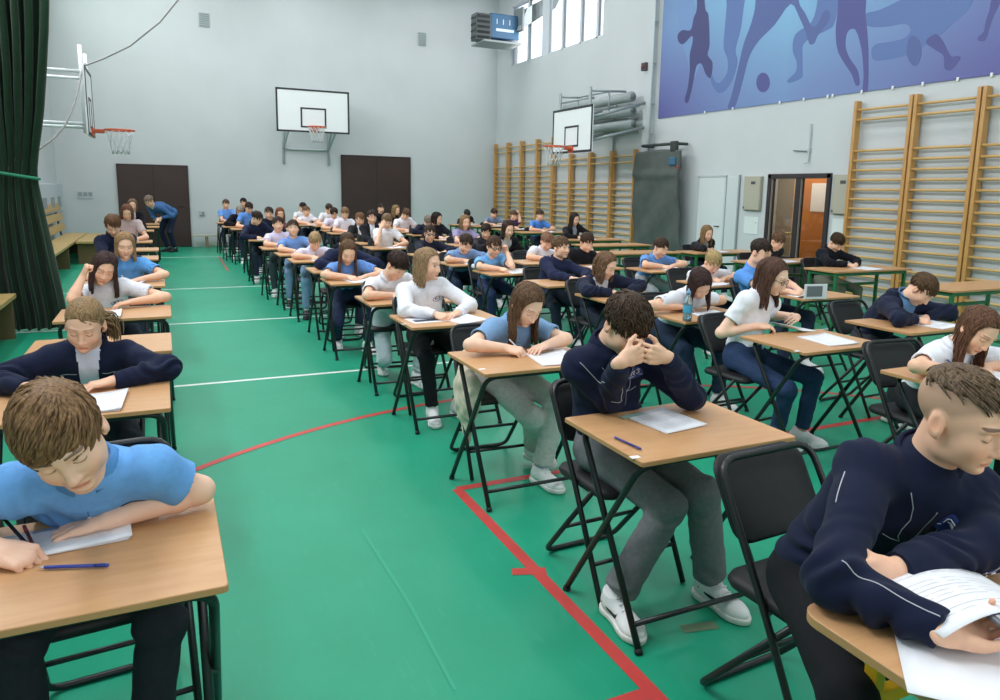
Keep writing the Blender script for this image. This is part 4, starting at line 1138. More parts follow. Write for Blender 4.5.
# board on the left, seen edge-on, on a frame reaching out from the left wall
h2 = backboard('white side backboard seen edge-on with orange hoop, next to the green curtain', tuple(ay(92, 129, 14.2)), R(90), 1.2, 1.05)
g = MB(); D_ = XL - ay(92, 129, 14.2)[0]
for x in (-.45, .45):
    g.tube([(x, .05, .85), (x, -D_, .85)], .026); g.tube([(x, .05, .05), (x, -D_, .05)], .026); g.tube([(x, .06, -.1), (x, .06, 1.25)], .03); g.tube([(x, -D_ * .8, .95), (x, -D_ * .8, -1.6)], .018)
g.tube([(-.45, .06, .9), (.45, .06, .9)], .025); g.tube([(-.45, .06, .1), (.45, .06, .1)], .025); g.build('support_frame', STEEL, h2)
# board on the right wall, folded against its frame
h3 = backboard('white backboard with red hoop on the right wall over the wall bars', (7.78, 13.64, 2.52), R(-90), 1.64, .92)
g = MB()
for x in (-.62, .62):
    g.tube([(x, .05, .55), (x, 1.45, .95)], .028); g.tube([(x, .06, -.1), (x, .06, 1.15)], .034); g.tube([(x, .05, .1), (x, 1.45, .45)], .028); g.tube([(x, 1.45, 1.1), (x, 1.45, -.3)], .028); g.tube([(x, .5, .72), (x, .5, 1.12)], .024); g.tube([(x, .06, 1.08), (x, .9, 1.12)], .022)
for z in (.0, .75, .95): g.tube([(-.62, .08, z), (.62, .08, z)], .024)
g.tube([(-.62, .5, 1.1), (.62, .5, 1.1)], .022); g.build('support_frame', GREY, h3)
# rolled nets and tubes on wall brackets above the bars
TUBE = mat('grey_roll', '98a1a2', .6, noise=.08, nscale=4)
for i, z in enumerate((3.02, 3.30, 3.58)):
    t = thing('rolled_cover', 'long grey rolled cover on wall brackets behind the right backboard, %s of three' % ('lowest', 'middle', 'topmost')[i], 'roll', (XR - .28 - .02 * i, 14.55, z))
    MB().tube([(0, -1.35, 0), (0, 1.45, 0)], .105, 14).build('roll', TUBE, t)
    for y in (-1.2, 1.2): MB().tube([(0, y, -.14), (.24, y, -.14)], .018).build('bracket', GREY, t)
    g = MB()
    for y in (-1.352, 1.452): g.lathe([(0, -.004), (.09, -.004), (.09, .004), (0, .004)], (0, y, 0), 12)
    MB().tube([(0, -1.38, 0), (0, -1.34, 0)], .05, 10).build('roll_end', mat('roll_end', '6f7879', .6), t)
# grey mat hanging from a bracket
t = thing('gym_mat', 'dark grey folded gym mat hanging from a bracket beside the wall bars', 'mat', (XR - .2, 12.25, 0))
def matfn(u, v):
    z = 2.42 - 2.0 * v; y = .70 - 1.42 * u - .10 * v * (u - .2)
    x = -.06 - .07 * math.sin(v * 3.0 + .6) - .02 * math.sin(u * 9 + v * 14) - .05 * math.exp(-((v - .24 + .10 * (u - .5) ** 2) / .035) ** 2)
    return (x, y, z + .03 * math.sin(u * PI) * (1 - v))
for nm, o in (('mat_panel', 0.), ):
    g = MB().grid(matfn, 24, 40); q = g.build(nm, mat('mat_grey', '4d5552', .75, noise=.12, nscale=5), t); md = q.modifiers.new('s', 'SOLIDIFY'); md.thickness = .07; md.offset = 0
MB().tube([(.15, .5, 2.55), (-.12, .5, 2.55), (-.12, -.6, 2.55), (.15, -.6, 2.55)], .03).build('hanging_bar', mat('dark_bar', '2f3634', .5), t)
MB().box((-.12, -.55, 2.50), (.10, .16, .20), bev=.02).build('clamp', mat('dark_bar', '2f3634', .5), t)
MB().box((-.14, -.56, 2.22), (.08, .20, .16), bev=.02).build('blue_strap', mat('blue_strap', '36627f', .6), t)
MB().box((-.13, -.70, 1.98), (.05, .07, .30), bev=.01).build('red_strap', mat('red_strap', '7c3c40', .6), t)
# heater in the back corner
yh = 18.7
hl, hm, hr = ay(476, 30, yh), ay(491, 28, yh), ay(520, 22, yh); hb = ay(482, 40, yh)[2]; ht = ay(485, 13, yh)[2]
t = thing('fan_heater', 'grey and blue fan heater unit hung in the upper back corner', 'heater', (hm[0], yh, (hb + ht) / 2))
hh_ = ht - hb; w1 = hm[0] - hl[0]; w2 = hr[0] - hm[0]
MB().box((-w1 / 2, .18, 0), (w1, .36, hh_), bev=.02).build('outlet_housing', mat('heater_grey', '3e4647', .5), t)
g = MB()
for j in range(5): g.box((-w1 / 2, -.01, -hh_ * .38 + hh_ * .19 * j), (w1 * .8, .03, hh_ * .10), rot=Matrix.Rotation(R(25), 3, 'X'))
for j in range(4): g.box((-w1 - .005, .18, -hh_ * .36 + hh_ * .24 * j), (.02, .3, .05), rot=Matrix.Rotation(R(20), 3, 'Y'))
g.build('louvre', mat('heater_dark', '1d2223', .6), t)
MB().box((w2 / 2, .38, .07), (w2, .7, hh_ * .92), bev=.02).build('casing', mat('heater_blue', '1f5478', .45), t)
MB().box((w2 / 2, .026, -.03), (w2 * .62, .006, .07)).build('name_strip', mat('heater_strip', 'b9cad6', .5), t)
for j in range(3): MB().box((w2 * (.22 + .22 * j), .027, .18), (.02, .006, .13)).build('marking', mat('heater_strip', 'b9cad6', .5), t)
MB().box((w2 * .35, .3, -hh_ / 2 - .02), (w2 * 1.3, .9, .05)).build('tray', mat('heater_grey2', '868f90', .5), t)
for x in (w2 * .5, w2 * .8): MB().tube([(x, .7, hh_ * .3), (x, YB - yh, hh_ * .3)], .03).build('hanger', GREY, t)
d0, d1, d2, d3_ = ay(520, 30, yh - .2), ay(527, 8, yh - .2), ay(565, -12, yh - .2), ay(556, 8, yh - .2)
t = thing('air_duct', 'grey sheet metal duct joining the corner heater', 'duct', tuple(d0))
P4 = [p - d0 for p in (d0, d3_, d2, d1)]
g = MB(); g.add([tuple(p) for p in P4] + [tuple(p + V(0, .5, 0)) for p in P4], [(0, 1, 2, 3), (7, 6, 5, 4), (0, 4, 5, 1), (1, 5, 6, 2), (2, 6, 7, 3), (3, 7, 4, 0)]); g.build('duct', mat('duct_grey', '8b9494', .5), t)
MB().box(tuple((P4[0] + P4[3]) / 2 + V(-.02, .25, 0)), (.06, .58, .62), bev=.01).build('flange', mat('duct_dark', '6c7576', .5), t)
# cable swagged from the ceiling to the side hoop and on to the curtain
pts = [ay(*q, 13.9) for q in ((190, -20), (178, 0), (160, 22), (130, 46), (105, 58), (84, 66))]
pts += [ay(*q, 13.7 - .36 * i) for i, q in enumerate(((82, 72), (78, 90), (74, 105), (66, 124), (54, 138), (38, 150), (30, 154)))]
t = thing('cable', 'dark cable swagged from above over the edge-on hoop to the curtain', 'cable', tuple(pts[5]))
MB().tube([p - pts[5] for p in pts], .014, 6).build('cord', mat('cable_grey', '7d7f7c', .6), t)
MB().lathe([(0, -.05), (.03, -.05), (.03, .05), (0, .05)], (0, 0, 0), 10).build('clip', GREY, t)

# ---------------------------------------------------------------- benches and curtain on the left
BW = wood_material('bench_wood', 'a98e58', 'c2a870', .5, (10, 1.2, 10)); BWX = wood_material('bench_wood_x', 'a98e58', 'c2a870', .5, (1.2, 10, 10))
def bench(label, x, y0, y1, back=True):
    t = thing('gym_bench', label, 'bench', (x, (y0 + y1) / 2, 0)); L = y1 - y0
    MB().box((0, 0, .43), (.42, L, .05), bev=.008).build('seat_board', BW, t)
    for y in (-L / 2 + .12, 0, L / 2 - .12):
        MB().box((0, y, .2), (.38, .06, .41), bev=.006).build('leg', mat('bench_leg', '6e5a3a', .6), t)
    if back:
        for j, z in enumerate((.60, .82, 1.04)):
            MB().box((-.24 - .03 * j, 0, z + .02), (.03, L, .16), rot=Matrix.Rotation(R(-8), 3, 'Y'), bev=.005).build('back_board', BW, t)
        for y in (-L / 2 + .3, 0, L / 2 - .3): MB().box((-.32, y, .75), (.03, .12, .75), rot=Matrix.Rotation(R(-8), 3, 'Y')).build('back_support', mat('bench_iron', '4b4a48', .5), t)
bench('long wooden bench with slatted back along the left wall behind the curtain', -1.80, 12.2, 19.6)
bench('pale wooden bench in the back left corner beyond the slatted bench', -1.36, 16.7, 19.4, False)
bench('wooden bench at the left edge in front of the green curtain', -1.62, 6.6, 9.0)
t = thing('gym_bench', 'low wooden bench standing against the back wall between the doors', 'bench', (1.9, 20.5, 0))
MB().box((0, 0, .31), (2.5, .24, .04), bev=.006).build('seat_board', mat('pale_bench', 'b3b3a2', .5), t)
for x in (-.9, 0, .9): MB().box((x, 0, .15), (.07, .20, .29), bev=.006).build('leg', mat('bench_leg2', '8d8068', .6), t)
MB().box((0, 0, .10), (1.9, .05, .06)).build('stretcher', mat('pale_bench', 'b3b3a2', .5), t)
# left wall ledge / radiator cover
t = thing('wall_panel', 'pale grey radiator cover on the left wall above the bench', 'panel', (XL + .08, 17.6, 0)); MB().box((0, 0, 1.25), (.14, 5.6, .62), bev=.01).build('panel', mat('panel_grey', 'b9c4cc', .6), t)
for y in (-.3, .9, 2.0): MB().box((.075, y, 1.16), (.02, .5, .24)).build('slot', mat('slot_dark', '8a959b', .6), t)
CUR = mat('curtain_green', '16301f', .9, noise=.12, nscale=8, sheen=.2, spec=.1)
cur = thing('curtain', 'dark green divider curtain gathered with a tie by the left wall', 'curtain', (-1.45, 9.3, 0))
prof = []
for (px, py, hw) in ((66, 330, .42), (64, 312, .42), (54, 268, .40), (42, 215, .34), (36, 185, .29), (34.5, 172, .27), (37, 150, .31), (43, 112, .40), (47, 70, .46), (50, 30, .52), (51, 0, .56), (51, -60, .60)):
    e = ay(px, py, 9.25); prof.append((max(0, e[2]), e[0] + 1.45 - hw, hw))
prof.sort(); prof.append((8., prof[-1][1], prof[-1][2]))
def cprof(z):
    zs = [p[0] for p in prof]; return np.interp(z, zs, [p[1] for p in prof]), np.interp(z, zs, [p[2] for p in prof])
def cfn(u, v):
    z = .02 + 7.1 * v ** 1.6; c, hw = cprof(z); ph = u * 2 * PI * 8 + 1.1 * math.sin(u * 9)
    k = 1 + .25 * math.sin(ph * .37 + 1)
    return (c + (u - .5) * 2 * hw + .02 * math.sin(ph * 2 + z), .085 * k * math.sin(ph + .25 * math.sin(z * 1.1)) * (.55 + .45 * min(1, abs(z - 1.72))) + .03 * math.sin(z * 1.7 + u * 6), z)
g = MB().grid(cfn, 190, 70); q = g.build('drape', CUR, cur); md = q.modifiers.new('s', 'SOLIDIFY'); md.thickness = .006
ZT = ay(35, 174, 9.25)[2]
g = MB().tube([(cprof(ZT)[0] + (cprof(ZT)[1] + .03) * math.cos(a), .13 * math.sin(a), ZT - .05 * math.cos(a)) for a in np.linspace(0, 2 * PI, 30, endpoint=False)], .018, 6, closed=True)
g.build('tie_band', mat('tie_green', '1f7d5d', .6), cur)
# ---------------------------------------------------------------- light
W_ = bpy.data.worlds.new('daylight'); SC.world = W_; W_.use_nodes = True
bg = W_.node_tree.nodes['Background']; bg.inputs[0].default_value = (.86, .93, 1.0, 1); bg.inputs[1].default_value = WORLD_E
def area(name, loc, rot, sx, sy, e, col):
    l = bpy.data.lights.new(name, 'AREA'); l.shape = 'RECTANGLE'; l.size = sx; l.size_y = sy; l.energy = e; l.color = col
    o = link(name, l); o.location = loc; o.rotation_euler = rot; return o
for j, y in enumerate((.6, 5.2, 9.8, 14.4, 18.6)):
    for i, x in enumerate((.2, 3.6, 7.0)):
        t = thing('ceiling_lamp', 'long white ceiling lamp above the exam hall', 'lamp', (x, y, ZC - .06), 0, 'ceiling lamps above the hall')
        MB().box((0, 0, .02), (.5, 1.8, .08), bev=.01).build('lamp_housing', mat('lamp_housing', 'd8dadb', .5), t)
        l = area('lamp_light', (0, 0, -.03), (0, 0, 0), .45, 1.7, CEIL_E, (.985, .975, 1.0)); l.parent = t
l = area('corridor_light', (XR + 1.1, 9.4, 2.58), (0, 0, 0), 1.0, 3.5, 120, (1.0, .82, .60))
# daylight from the high windows on the left long wall
for i, y in enumerate((3.5, 9.0, 14.5)):
    area('window_and_fill_light', (XL + .05, y, 5.6), (0, R(-90 + 18), 0), 1.6, 4.2, WIN_E, (.96, .965, 1.0))
area('window_and_fill_light', ((XL + XR) / 2, YF + .05, 4.3), (R(90), 0, 0), 9.5, 3.0, FRONT_E, (.97, .97, 1.0))  # added fill light before the unseen front wall, which has no window
area('window_and_fill_light', (XL + .05, 18.6, 6.0), (0, R(-90), 0), 1.0, 2.2, WIN_E * .12, (.86, 1.0, .90))
area('window_and_fill_light', (XR - .05, 17.4, 5.9), (0, R(90), 0), 1.4, 4.6, WIN_E * .25, (.95, .97, 1.0))
SC.view_settings.view_transform = 'Standard'; SC.view_settings.look = 'None'; SC.view_settings.gamma = 1; SC.view_settings.exposure = EXPO
try: SC.view_settings.use_curve_mapping = False
except Exception: pass
SC.cycles.max_bounces = 6; SC.cycles.diffuse_bounces = 4; SC.cycles.caustics_reflective = False; SC.cycles.caustics_refractive = False

# ---------------------------------------------------------------- furniture
TOP = wood_material('desk_laminate', 'bf8f62', 'd0a376', .38, (1.5, 12, 12), 2.5); EDGE = mat('desk_edge', 'b98a5c', .5)
BLACK = mat('black_tube', '17191b', .38, spec=.5); BPAD = mat('black_vinyl', '1a1b1d', .55, bump=.2, bscale=300, spec=.4)
GRN = mat('green_tube', '1e6a3c', .45); YEL = mat('yellow_tube', 'd9a91e', .45)
DT = .722
def tabletop(w, d, th=.018, r=.012, parent=None, loc=(0, 0, 0), m=None):
    P = []
    for cx, cy, a0 in ((w / 2 - r, d / 2 - r, 0), (-w / 2 + r, d / 2 - r, 90), (-w / 2 + r, -d / 2 + r, 180), (w / 2 - r, -d / 2 + r, 270)):
        for k in range(4 if r < .03 else 7): a = R(a0 + 90 * k / (3 if r < .03 else 6)); P.append((cx + r * math.cos(a), cy + r * math.sin(a)))
    n = len(P); e = .002
    vs = [(x, y, 0) for x, y in P] + [(x * (1 - e / w * 2), y * (1 - e / d * 2), e) for x, y in P]
    vs = [(x, y, -th + e) for x, y in P] + [(x, y, -e) for x, y in P] + [(x * (1 - 2 * e / w), y * (1 - 2 * e / d), 0) for x, y in P] + [(x * (1 - 2 * e / w), y * (1 - 2 * e / d), -th) for x, y in P]
    fs = []; mi = []
    for k in range(n):
        k2 = (k + 1) % n
        for a, b, q in ((0, 1, 1), (1, 2, 1), (3, 0, 1)): fs.append((a * n + k, a * n + k2, b * n + k2, b * n + k)); mi.append(q)
    fs += [tuple(2 * n + k for k in range(n)), tuple(3 * n + n - 1 - k for k in range(n))]; mi += [0, 0]
    mb = MB(); mb.v = vs; mb.f = [list(f) for f in fs]; mb.m = mi; mb.sm = [False] * len(fs)
    return mb.build('tabletop', [m or TOP, EDGE], parent, loc)
def make_desk(label):
    t = thing('exam_desk', label, 'desk', (0, 0, 0), 0, None)
    tabletop(.69, .527, .018, .010, t, (0, 0, DT))
    r = .0125
    MB().tube(round_poly([(-.325, .235, .01), (-.315, -.215, .69), (.315, -.215, .69), (.325, .235, .01)], .07, 6), r, 10).build('leg_frame', BLACK, t)
    MB().tube(round_poly([(-.30, -.235, .01), (-.295, .20, .69), (.295, .20, .69), (.30, -.235, .01)], .05, 6), r, 10).build('leg_frame', BLACK, t)
    MB().tube([(-.30, -.19, .085), (.30, -.19, .085)], .010, 8).build('crossbar', BLACK, t)
    g = MB()
    for s in (-1, 1): g.tube([(s * .328, .006, .352), (s * .292, .006, .352)], .012, 8)
    g.build('pivot_bolt', mat('bolt', '55585a', .4, .7), t)
    g = MB()
    for x in (-.325, .325): g.tube([(x, .237, .0), (x, .229, .016)], .0155, 8)
    g.build('rubber_foot', BPAD, t)
    g = MB()
    for x in (-.30, .30): g.tube([(x, -.238, .0), (x, -.229, .016)], .0155, 8)
    g.build('rubber_foot', BPAD, t)
    return t
def make_chair(label):
    t = thing('folding_chair', label, 'chair', (0, 0, 0), 0, None)
    r = .0115
    fl = [(-.205, -.235, .005), (-.205, -.02, .43), (-.20, .20, .80), (.20, .20, .80), (.205, -.02, .43), (.205, -.235, .005)]
    MB().tube(round_poly(fl, .075, 6), r, 10).build('back_frame', BLACK, t)
    bl = [(-.185, -.12, .43), (-.185, .24, .012), (.185, .24, .012), (.185, -.12, .43)]
    MB().tube(round_poly(bl, .06, 6), r, 10).build('rear_leg_frame', BLACK, t)
    MB().tube([(-.205, -.165, .145), (.205, -.165, .145)], .009, 8).build('stretcher', BLACK, t)
    MB().tube([(-.185, .09, .19), (.185, .09, .19)], .009, 8).build('stretcher', BLACK, t)
    # padded seat with rounded corners
    def slab(name, w, d, th, fn):
        g = MB(); P = []; rr = .06
        for cx, cy, a0 in ((w / 2 - rr, d / 2 - rr, 0), (-w / 2 + rr, d / 2 - rr, 90), (-w / 2 + rr, -d / 2 + rr, 180), (w / 2 - rr, -d / 2 + rr, 270)):
            for k in range(6): a = R(a0 + 18 * k); P.append((cx + rr * math.cos(a), cy + rr * math.sin(a)))
        n = len(P); rings = []
        for sc, h in ((.0, th * .62), (.55, th * .60), (.86, th * .52), (.96, th * .36), (1., 0), (.97, -th * .35), (.80, -th * .4), (0, -th * .4)):
            rings.append([fn(x * sc, y * sc, h) for x, y in P])
        vs = [v for q in rings for v in q]
        fs = [(i * n + k, i * n + (k + 1) % n, (i + 1) * n + (k + 1) % n, (i + 1) * n + k) for i in range(len(rings) - 1) for k in range(n)]
        g.add(vs, fs, 0, True); return g.build(name, BPAD, t)
    slab('seat', .39, .38, .045, lambda x, y, h: (x, y - .02, .435 + h))
    slab('backrest', .39, .27, .035, lambda x, y, h: (x, .150 + y * .50 - h * .9 + .9 * (x * x) * -.3 + .035, .675 + y * .86 - h * .4))
    return t
def make_school_desk(label, w=1.3):
    t = thing('school_desk', label, 'desk', (0, 0, 0), 0, None)
    tabletop(w, .50, .02, .02, t, (0, 0, .745))
    q = .035; x = w / 2 - .06
    for sx in (-1, 1):
        for sy in (-1, 1): MB().box((sx * x, sy * .19, .36), (q, q, .72), bev=.004).build('leg', GRN, t)
        MB().box((sx * x, 0, .70), (q * .9, .38, q), bev=.004).build('side_rail', GRN, t)
        MB().box((sx * x, 0, .12), (q * .9, .38, q), bev=.004).build('side_rail', GRN, t)
    for sy in (-1, 1): MB().box((0, sy * .19, .70), (2 * x, q * .8, q), bev=.004).build('top_rail', GRN, t)
    MB().box((0, .19, .52), (2 * x, q * .8, q), bev=.004).build('top_rail', GRN, t)
    return t
PAPER = mat('exam_paper', 'e9ebf1', .75, spec=.2); INK = mat('printed_ink', 'b4b6be', .8)
def paper_lines(parent, w, d, fn, n=14):
    g = MB(); rg = random.Random(3)
    for i in range(n):
        y = d * (.42 - .84 * i / n)
        x0 = -w * .40; x1 = w * (.40 if rg.random() < .7 else rg.uniform(-.1, .3))
        if rg.random() < .2: continue
        k = 4; vs = []
        for j in range(k + 1):
            x = x0 + (x1 - x0) * j / k; a = fn(x, y); b = fn(x, y + d * .006)
            vs += [(a[0], a[1], a[2] + .0012), (b[0], b[1], b[2] + .0012)]
        g.add(vs, [(2 * j, 2 * j + 2, 2 * j + 3, 2 * j + 1) for j in range(k)])
    return g.build('printed_text', INK, parent)
def make_paper(label, w=.21, d=.29, lift=.012, lines=True, pages=3, th=.004):
    """stapled exam booklet lying with a slightly lifted page"""
    t = thing('exam_paper', label, 'paper', (0, 0, 0), 0, None)
    def f0(x, y): return (x, y, .001)
    g = MB(); n = 8
    def sheet(z0, lift):
        vs = []; 
        def f(x, y): 
            u = (x / w + .5)
            return (x, y, z0 + lift * u ** 3 * (1 + .4 * (y / d)))
        return f
    for p in range(pages):
        f = sheet(.0006 + th * p / max(1, pages - 1) * .7, lift * p / max(1, pages - 1) if pages > 1 else lift)
        sk = .004 * p
        g.grid(lambda u, v, f=f, sk=sk: (lambda q: (q[0] + sk, q[1] - sk * .5, q[2]))(f((u - .5) * w, (v - .5) * d)), n, 6)
    o = g.build('sheet', PAPER, t); md = o.modifiers.new('s', 'SOLIDIFY'); md.thickness = .0012; md.offset = 1
    if lines: paper_lines(t, w, d, sheet(.0022 + th * .7, lift))
    return t
def make_pen(label, a, b, col='2f3550', tip='c9c9cc'):
    a = np.asarray(a, float); b = np.asarray(b, float); t = thing('pen', label, 'pen', tuple(a)); L = b - a; l = np.linalg.norm(L); d = L / l
    MB().tube([d * l * f for f in (.10, .14, .8)], [.0035, .0042, .0042], 8).build('barrel', mat('pen_' + col, col, .35), t)
    MB().tube([d * 0, d * l * .10], [.0008, .0034], 8).build('tip', mat('pen_tip', tip, .3, .5), t)
    MB().tube([d * l * .80, d * l * .97, d * l], [.0046, .0046, .003], 8).build('cap', mat('pen_cap_' + col, col, .3), t)
    return t
# ---------------------------------------------------------------- the exam: desks, chairs, papers and students
PROTO = {}
def put(kind, maker, label, loc, rotz=0., group=None):
    if kind not in PROTO:
        o = maker(label); PROTO[kind] = o
    else:
        o = copy_tree(PROTO[kind]); o['label'] = label
    o.location = loc; o.rotation_euler = (0, 0, rotz)
    if group: o['group'] = group
    return o
G_D, G_C, G_P, G_S, G_N = 'exam desks in rows across the hall', 'folding chairs at the exam desks', 'exam papers on the desks', 'students sitting the exam', 'pens in the hall'
DX, DY = .345, .2635
PEN_C = ['20305e', '1b1c22', '7b2f38', '2d4f8c', 'c9ccd2']
INFO = {}
def student(key, who, head, top, hair, desk=None, school=False, act='writing', label=None, paper=True, chair=True, pen=True, pdx=.02, pdy=-.02, drot=0., cdx=0., cdy=0., crot=None, **kw):
    """who: short phrase that singles the student out; head=(px, py, height); desk=(left edge x, front edge y)"""
    px, py, z = head
    pos = az(px, py, z); kw.setdefault('s', .96)
    top_z = .745 if school else DT
    if desk and pos[1] > 9.2 and key not in ('E2',):
        off = .06 - .26 * min(1, max(0, (kw.get('pitch', 30) - 10) / 35)); desk = (desk[0], pos[1] - off - (.50 if school else .527))
    if desk:
        wd, dp = (1.3, .50) if school else (.69, .527)
        cx = desk[0] + wd / 2; cy = desk[1] + dp / 2; yb = desk[1] + dp
    bx = pos[0] if not desk else max(min(pos[0] * .75 + cx * .25, cx + .3), cx - .3)
    P = dict(who=who, label=label or (who + ', ' + act), pos=pos, top=top, hair=hair, group=None)
    if desk:
        P['hipy'] = yb + .08; P['yb'] = yb
        P['R'] = dict(t=(bx - .06, yb - (.16 if school else .29), top_z + .035), d=(.45, -1, -.12), n=(.45, .1, -1), pose='write')
        P['L'] = dict(t=(bx + .11, yb - (.13 if school else .25), top_z + .030), d=(-.9, -.55, -.10), n=(0, 0, -1), pose='relax')
        for k in 'RL': P[k]['low'] = top_z + .045; P[k]['ez'] = top_z + .05
        P['hipx'] = bx * .6 + cx * .4
    P.update(kw)
    for k in 'RL':
        if P.get(k):
            P[k].setdefault('low', top_z + .045); P[k].setdefault('ez', top_z + .05)
    I = person(P); INFO[key] = I
    I['who'] = who
    if desk:
        if school: o = put('school', make_school_desk, 'green school desk of the ' + who, (cx, cy, 0), drot, G_D)
        else: o = put('desk', make_desk, 'beech exam desk of the ' + who, (cx, cy, 0), drot, G_D)
        I['desk'] = o
        if paper:
            p = put('paper', make_paper, 'exam paper before the ' + who, (bx + pdx, yb - .33 + pdy, top_z + .0005), RNG.uniform(-.25, .25), G_P); I['paper'] = p
        if pen and P.get('R') and P['R']['pose'] in ('write', 'hold') and I['dist'] < 11:
            H = I['hands'][-1]; tip = H['idx'] * .5 + H['thumb'] * .5
            a = tip + V(.004, -.022, -.012); a[2] = max(a[2] - .02, top_z + .004)
            b = a + unit(tip + V(-.015, .03, .03) - a + V(0, 0, .012)) * .14
            put_pen(I, 'pen held by the ' + who, a, b, P.get('penc'))
    if chair:
        hp = I['hip']
        put('chair', make_chair, 'black folding chair under the ' + who, (hp[0] + cdx, hp[1] + .03 + cdy, 0), crot if crot is not None else RNG.uniform(-.10, .10), G_C)
    return I
def put_pen(I, label, a, b, c=None):
    o = make_pen(label, a, b, c or PEN_C[RNG.randrange(len(PEN_C))]); o['group'] = G_N; return o
BLUE, WHT, NAVY, DARK, LAV = '6d9fd6', 'e3e6ee', '161d36', '17181f', 'd9d6ea'
polo = lambda c: ('polo', c); tee = lambda c: ('tee', c); jk = lambda c: ('jacket', c); sw = lambda c: ('sweat', c)
hs_ = lambda style, c, **k: dict(style=style, c=c, **k)
# ---- left column
student('A1', 'boy in blue polo at the nearest left desk', (62, 436, 1.02), polo('6aa5e2'), hs_('fringe', '664a34', c2='957450', len=.09, fringe=.04, sweep=(-.75, -.35, 0), lift=.09, crown=(.03, .05, .11)), (-.60, 1.63),
        label='boy with brown hair and light blue polo writing at the nearest left desk', collar='5790cc', hipx=-.20, hipy=2.36, bulge=.07, shrug=.02, yaw=6, pitch=31, roll=-22, hs=1.07, s=1.04, trousers='23262c', skin='f0c6ad', sock='222222', shoes='26282c', sole='1c1c1e',
        R=dict(t=tuple(az(-8, 548, .765)), d=(.75, -.35, -.25), n=(.3, .2, -1), pose='write', e=tuple(az(-70, 500, .78))), L=dict(t=tuple(az(108, 520, .755)), d=tuple(az(62, 532, .735) - az(108, 520, .755)), n=(0, 0, -1), pose='spread', e=tuple(az(200, 490, .775))), paper=False, cdx=.0, cdy=-.10)
student('A2', 'girl in open navy jacket behind the blue polo boy', (85, 324, .985), jk('171f38'), hs_('pony', '7a5f43', c2='a98a63', len=.16, knot=(.045, .085, -.02), tail=.5), (-.70, 3.12), pitch=24, yaw=-8, roll=4, s=.97, skin='ecbea2', under='c8d2e4', underw=.036,
        R=dict(t=tuple(az(28, 388, .765)), d=(.8, -.5, -.2), n=(.4, .2, -1), pose='write'), L=dict(t=tuple(az(112, 381, .755)), d=(-1, -.25, -.08), n=(0, 0, -1), pose='relax'), trousers='222733', pdx=.05)
student('A3', 'long dark haired girl in white tee propping her head', (104, 268, 1.0), tee('dfe1ea'), hs_('long', '2b1c1c', c2='523c38', len=.20, open=.012, flare=.75, n=800, part=.015), (-.67, 5.39), act='elbow on the desk', pitch=22, yaw=8, roll=16, skin='ebbb9e',
        R=dict(t=tuple(ay(83, 276, 5.80)), d=(.35, -.1, .9), n=(1, .2, .1), pose='fist', e=tuple(ay(72, 299, 5.72)), ez=None), L=dict(t=tuple(az(131, 302, .765)), d=(-1, -.3, -.1), n=(0, 0, -1), pose='relax', e=tuple(az(166, 297, .78))), pen=False, pdx=-.02)
student('A4', 'fair haired girl in bright blue tee in the left column', (125, 245, 1.05), tee('5f9fe0'), hs_('long', '8f6f4f', c2='b7946c', len=.16), (-.70, 7.05), act='looking down', pitch=14, yaw=6)
student('A5', 'boy in navy jacket hidden behind the fair haired girl', (113, 225, 1.16), jk(NAVY), hs_('short', '5b3f2b'), (-.74, 8.2), act='bent over', pitch=35, yaw=0)
student('A6', 'reddish haired student far back in the left column', (127, 212, 1.16), tee('c9b6b8'), hs_('wavy', '6b4636', len=.12), (-.85, 11.8), act='writing', pitch=25)
student('A7', 'farthest student of the left column near the standing man', (132.5, 205, 1.19), jk(DARK), hs_('bob', '6b5545', len=.10), (-.85, 13.7), act='facing front', pitch=8, under='c9c4c4')
for j, (y, lab) in enumerate(((4.25, 'empty exam desk between the navy jacket girl and the dark haired girl'), (9.6, 'empty beech exam desk behind the hidden navy boy'), (10.9, 'empty exam desk in front of the reddish haired student'), (16.8, 'empty exam desk behind the farthest left column student'), (18.0, 'last empty exam desk of the left column'))):
    put('desk', make_desk, lab, (-.335 - .08 * (j > 0), y + DY, 0), 0, G_D)
# ---- second column
student('B1', 'boy in navy jacket with his face in his hands', (627, 324, 1.095), jk('151c36'), hs_('messy', '2a1c16', c2='54402f', len=.05, fringe=.03), (1.385, 1.89), act='elbows on the desk', pitch=40, yaw=4, s=1.03,
        R=dict(t=tuple(ay(621, 362, 2.215)), d=(.9, -.15, .36), n=(.1, 1, .1), pose='lace', e=tuple(az(610, 398, .785))), L=dict(t=tuple(ay(666, 357, 2.20)), d=(-.95, -.1, .22), n=(-.1, 1, .1), pose='lace', e=tuple(az(690, 396, .785))), trousers='77767a', legw=1.12, hem=.056,
        hipx=1.66, hipy=2.46, cdy=-.05, fR=dict(t=tuple(az(615, 618)), a=-4, out=-.45), fL=dict(t=tuple(az(710, 602)), a=6, out=-.1), paper=False, pen=False, cdx=.0, crot=.04, w=.92)
student('B2', 'long haired girl in blue polo with the beige bag', (527, 304, .985), polo('7ea3cc'), hs_('long', '4a3424', c2='7c5e45', len=.25, open=.025, part=.01), (1.365, 3.16), pitch=36, yaw=10, roll=6, s=.98, skin='f0c6ad',
        R=dict(t=tuple(az(506, 348, .765)), d=(.8, -.75, -.15), n=(.4, .1, -1), pose='write', e=tuple(az(470, 345, .785))), L=dict(t=tuple(az(546, 345, .765)), d=(-1, -.45, -.1), n=(0, 0, -1), pose='relax', e=tuple(az(566, 339, .785))), trousers='c8c6c4', legw=1.1, hem=.055,
        fR=dict(t=tuple(az(534, 466)), z=.12, a=14), fL=dict(t=tuple(az(541, 484)), a=12), sock='aab4d0', pdx=.06, cdx=-.05, crot=-.05)
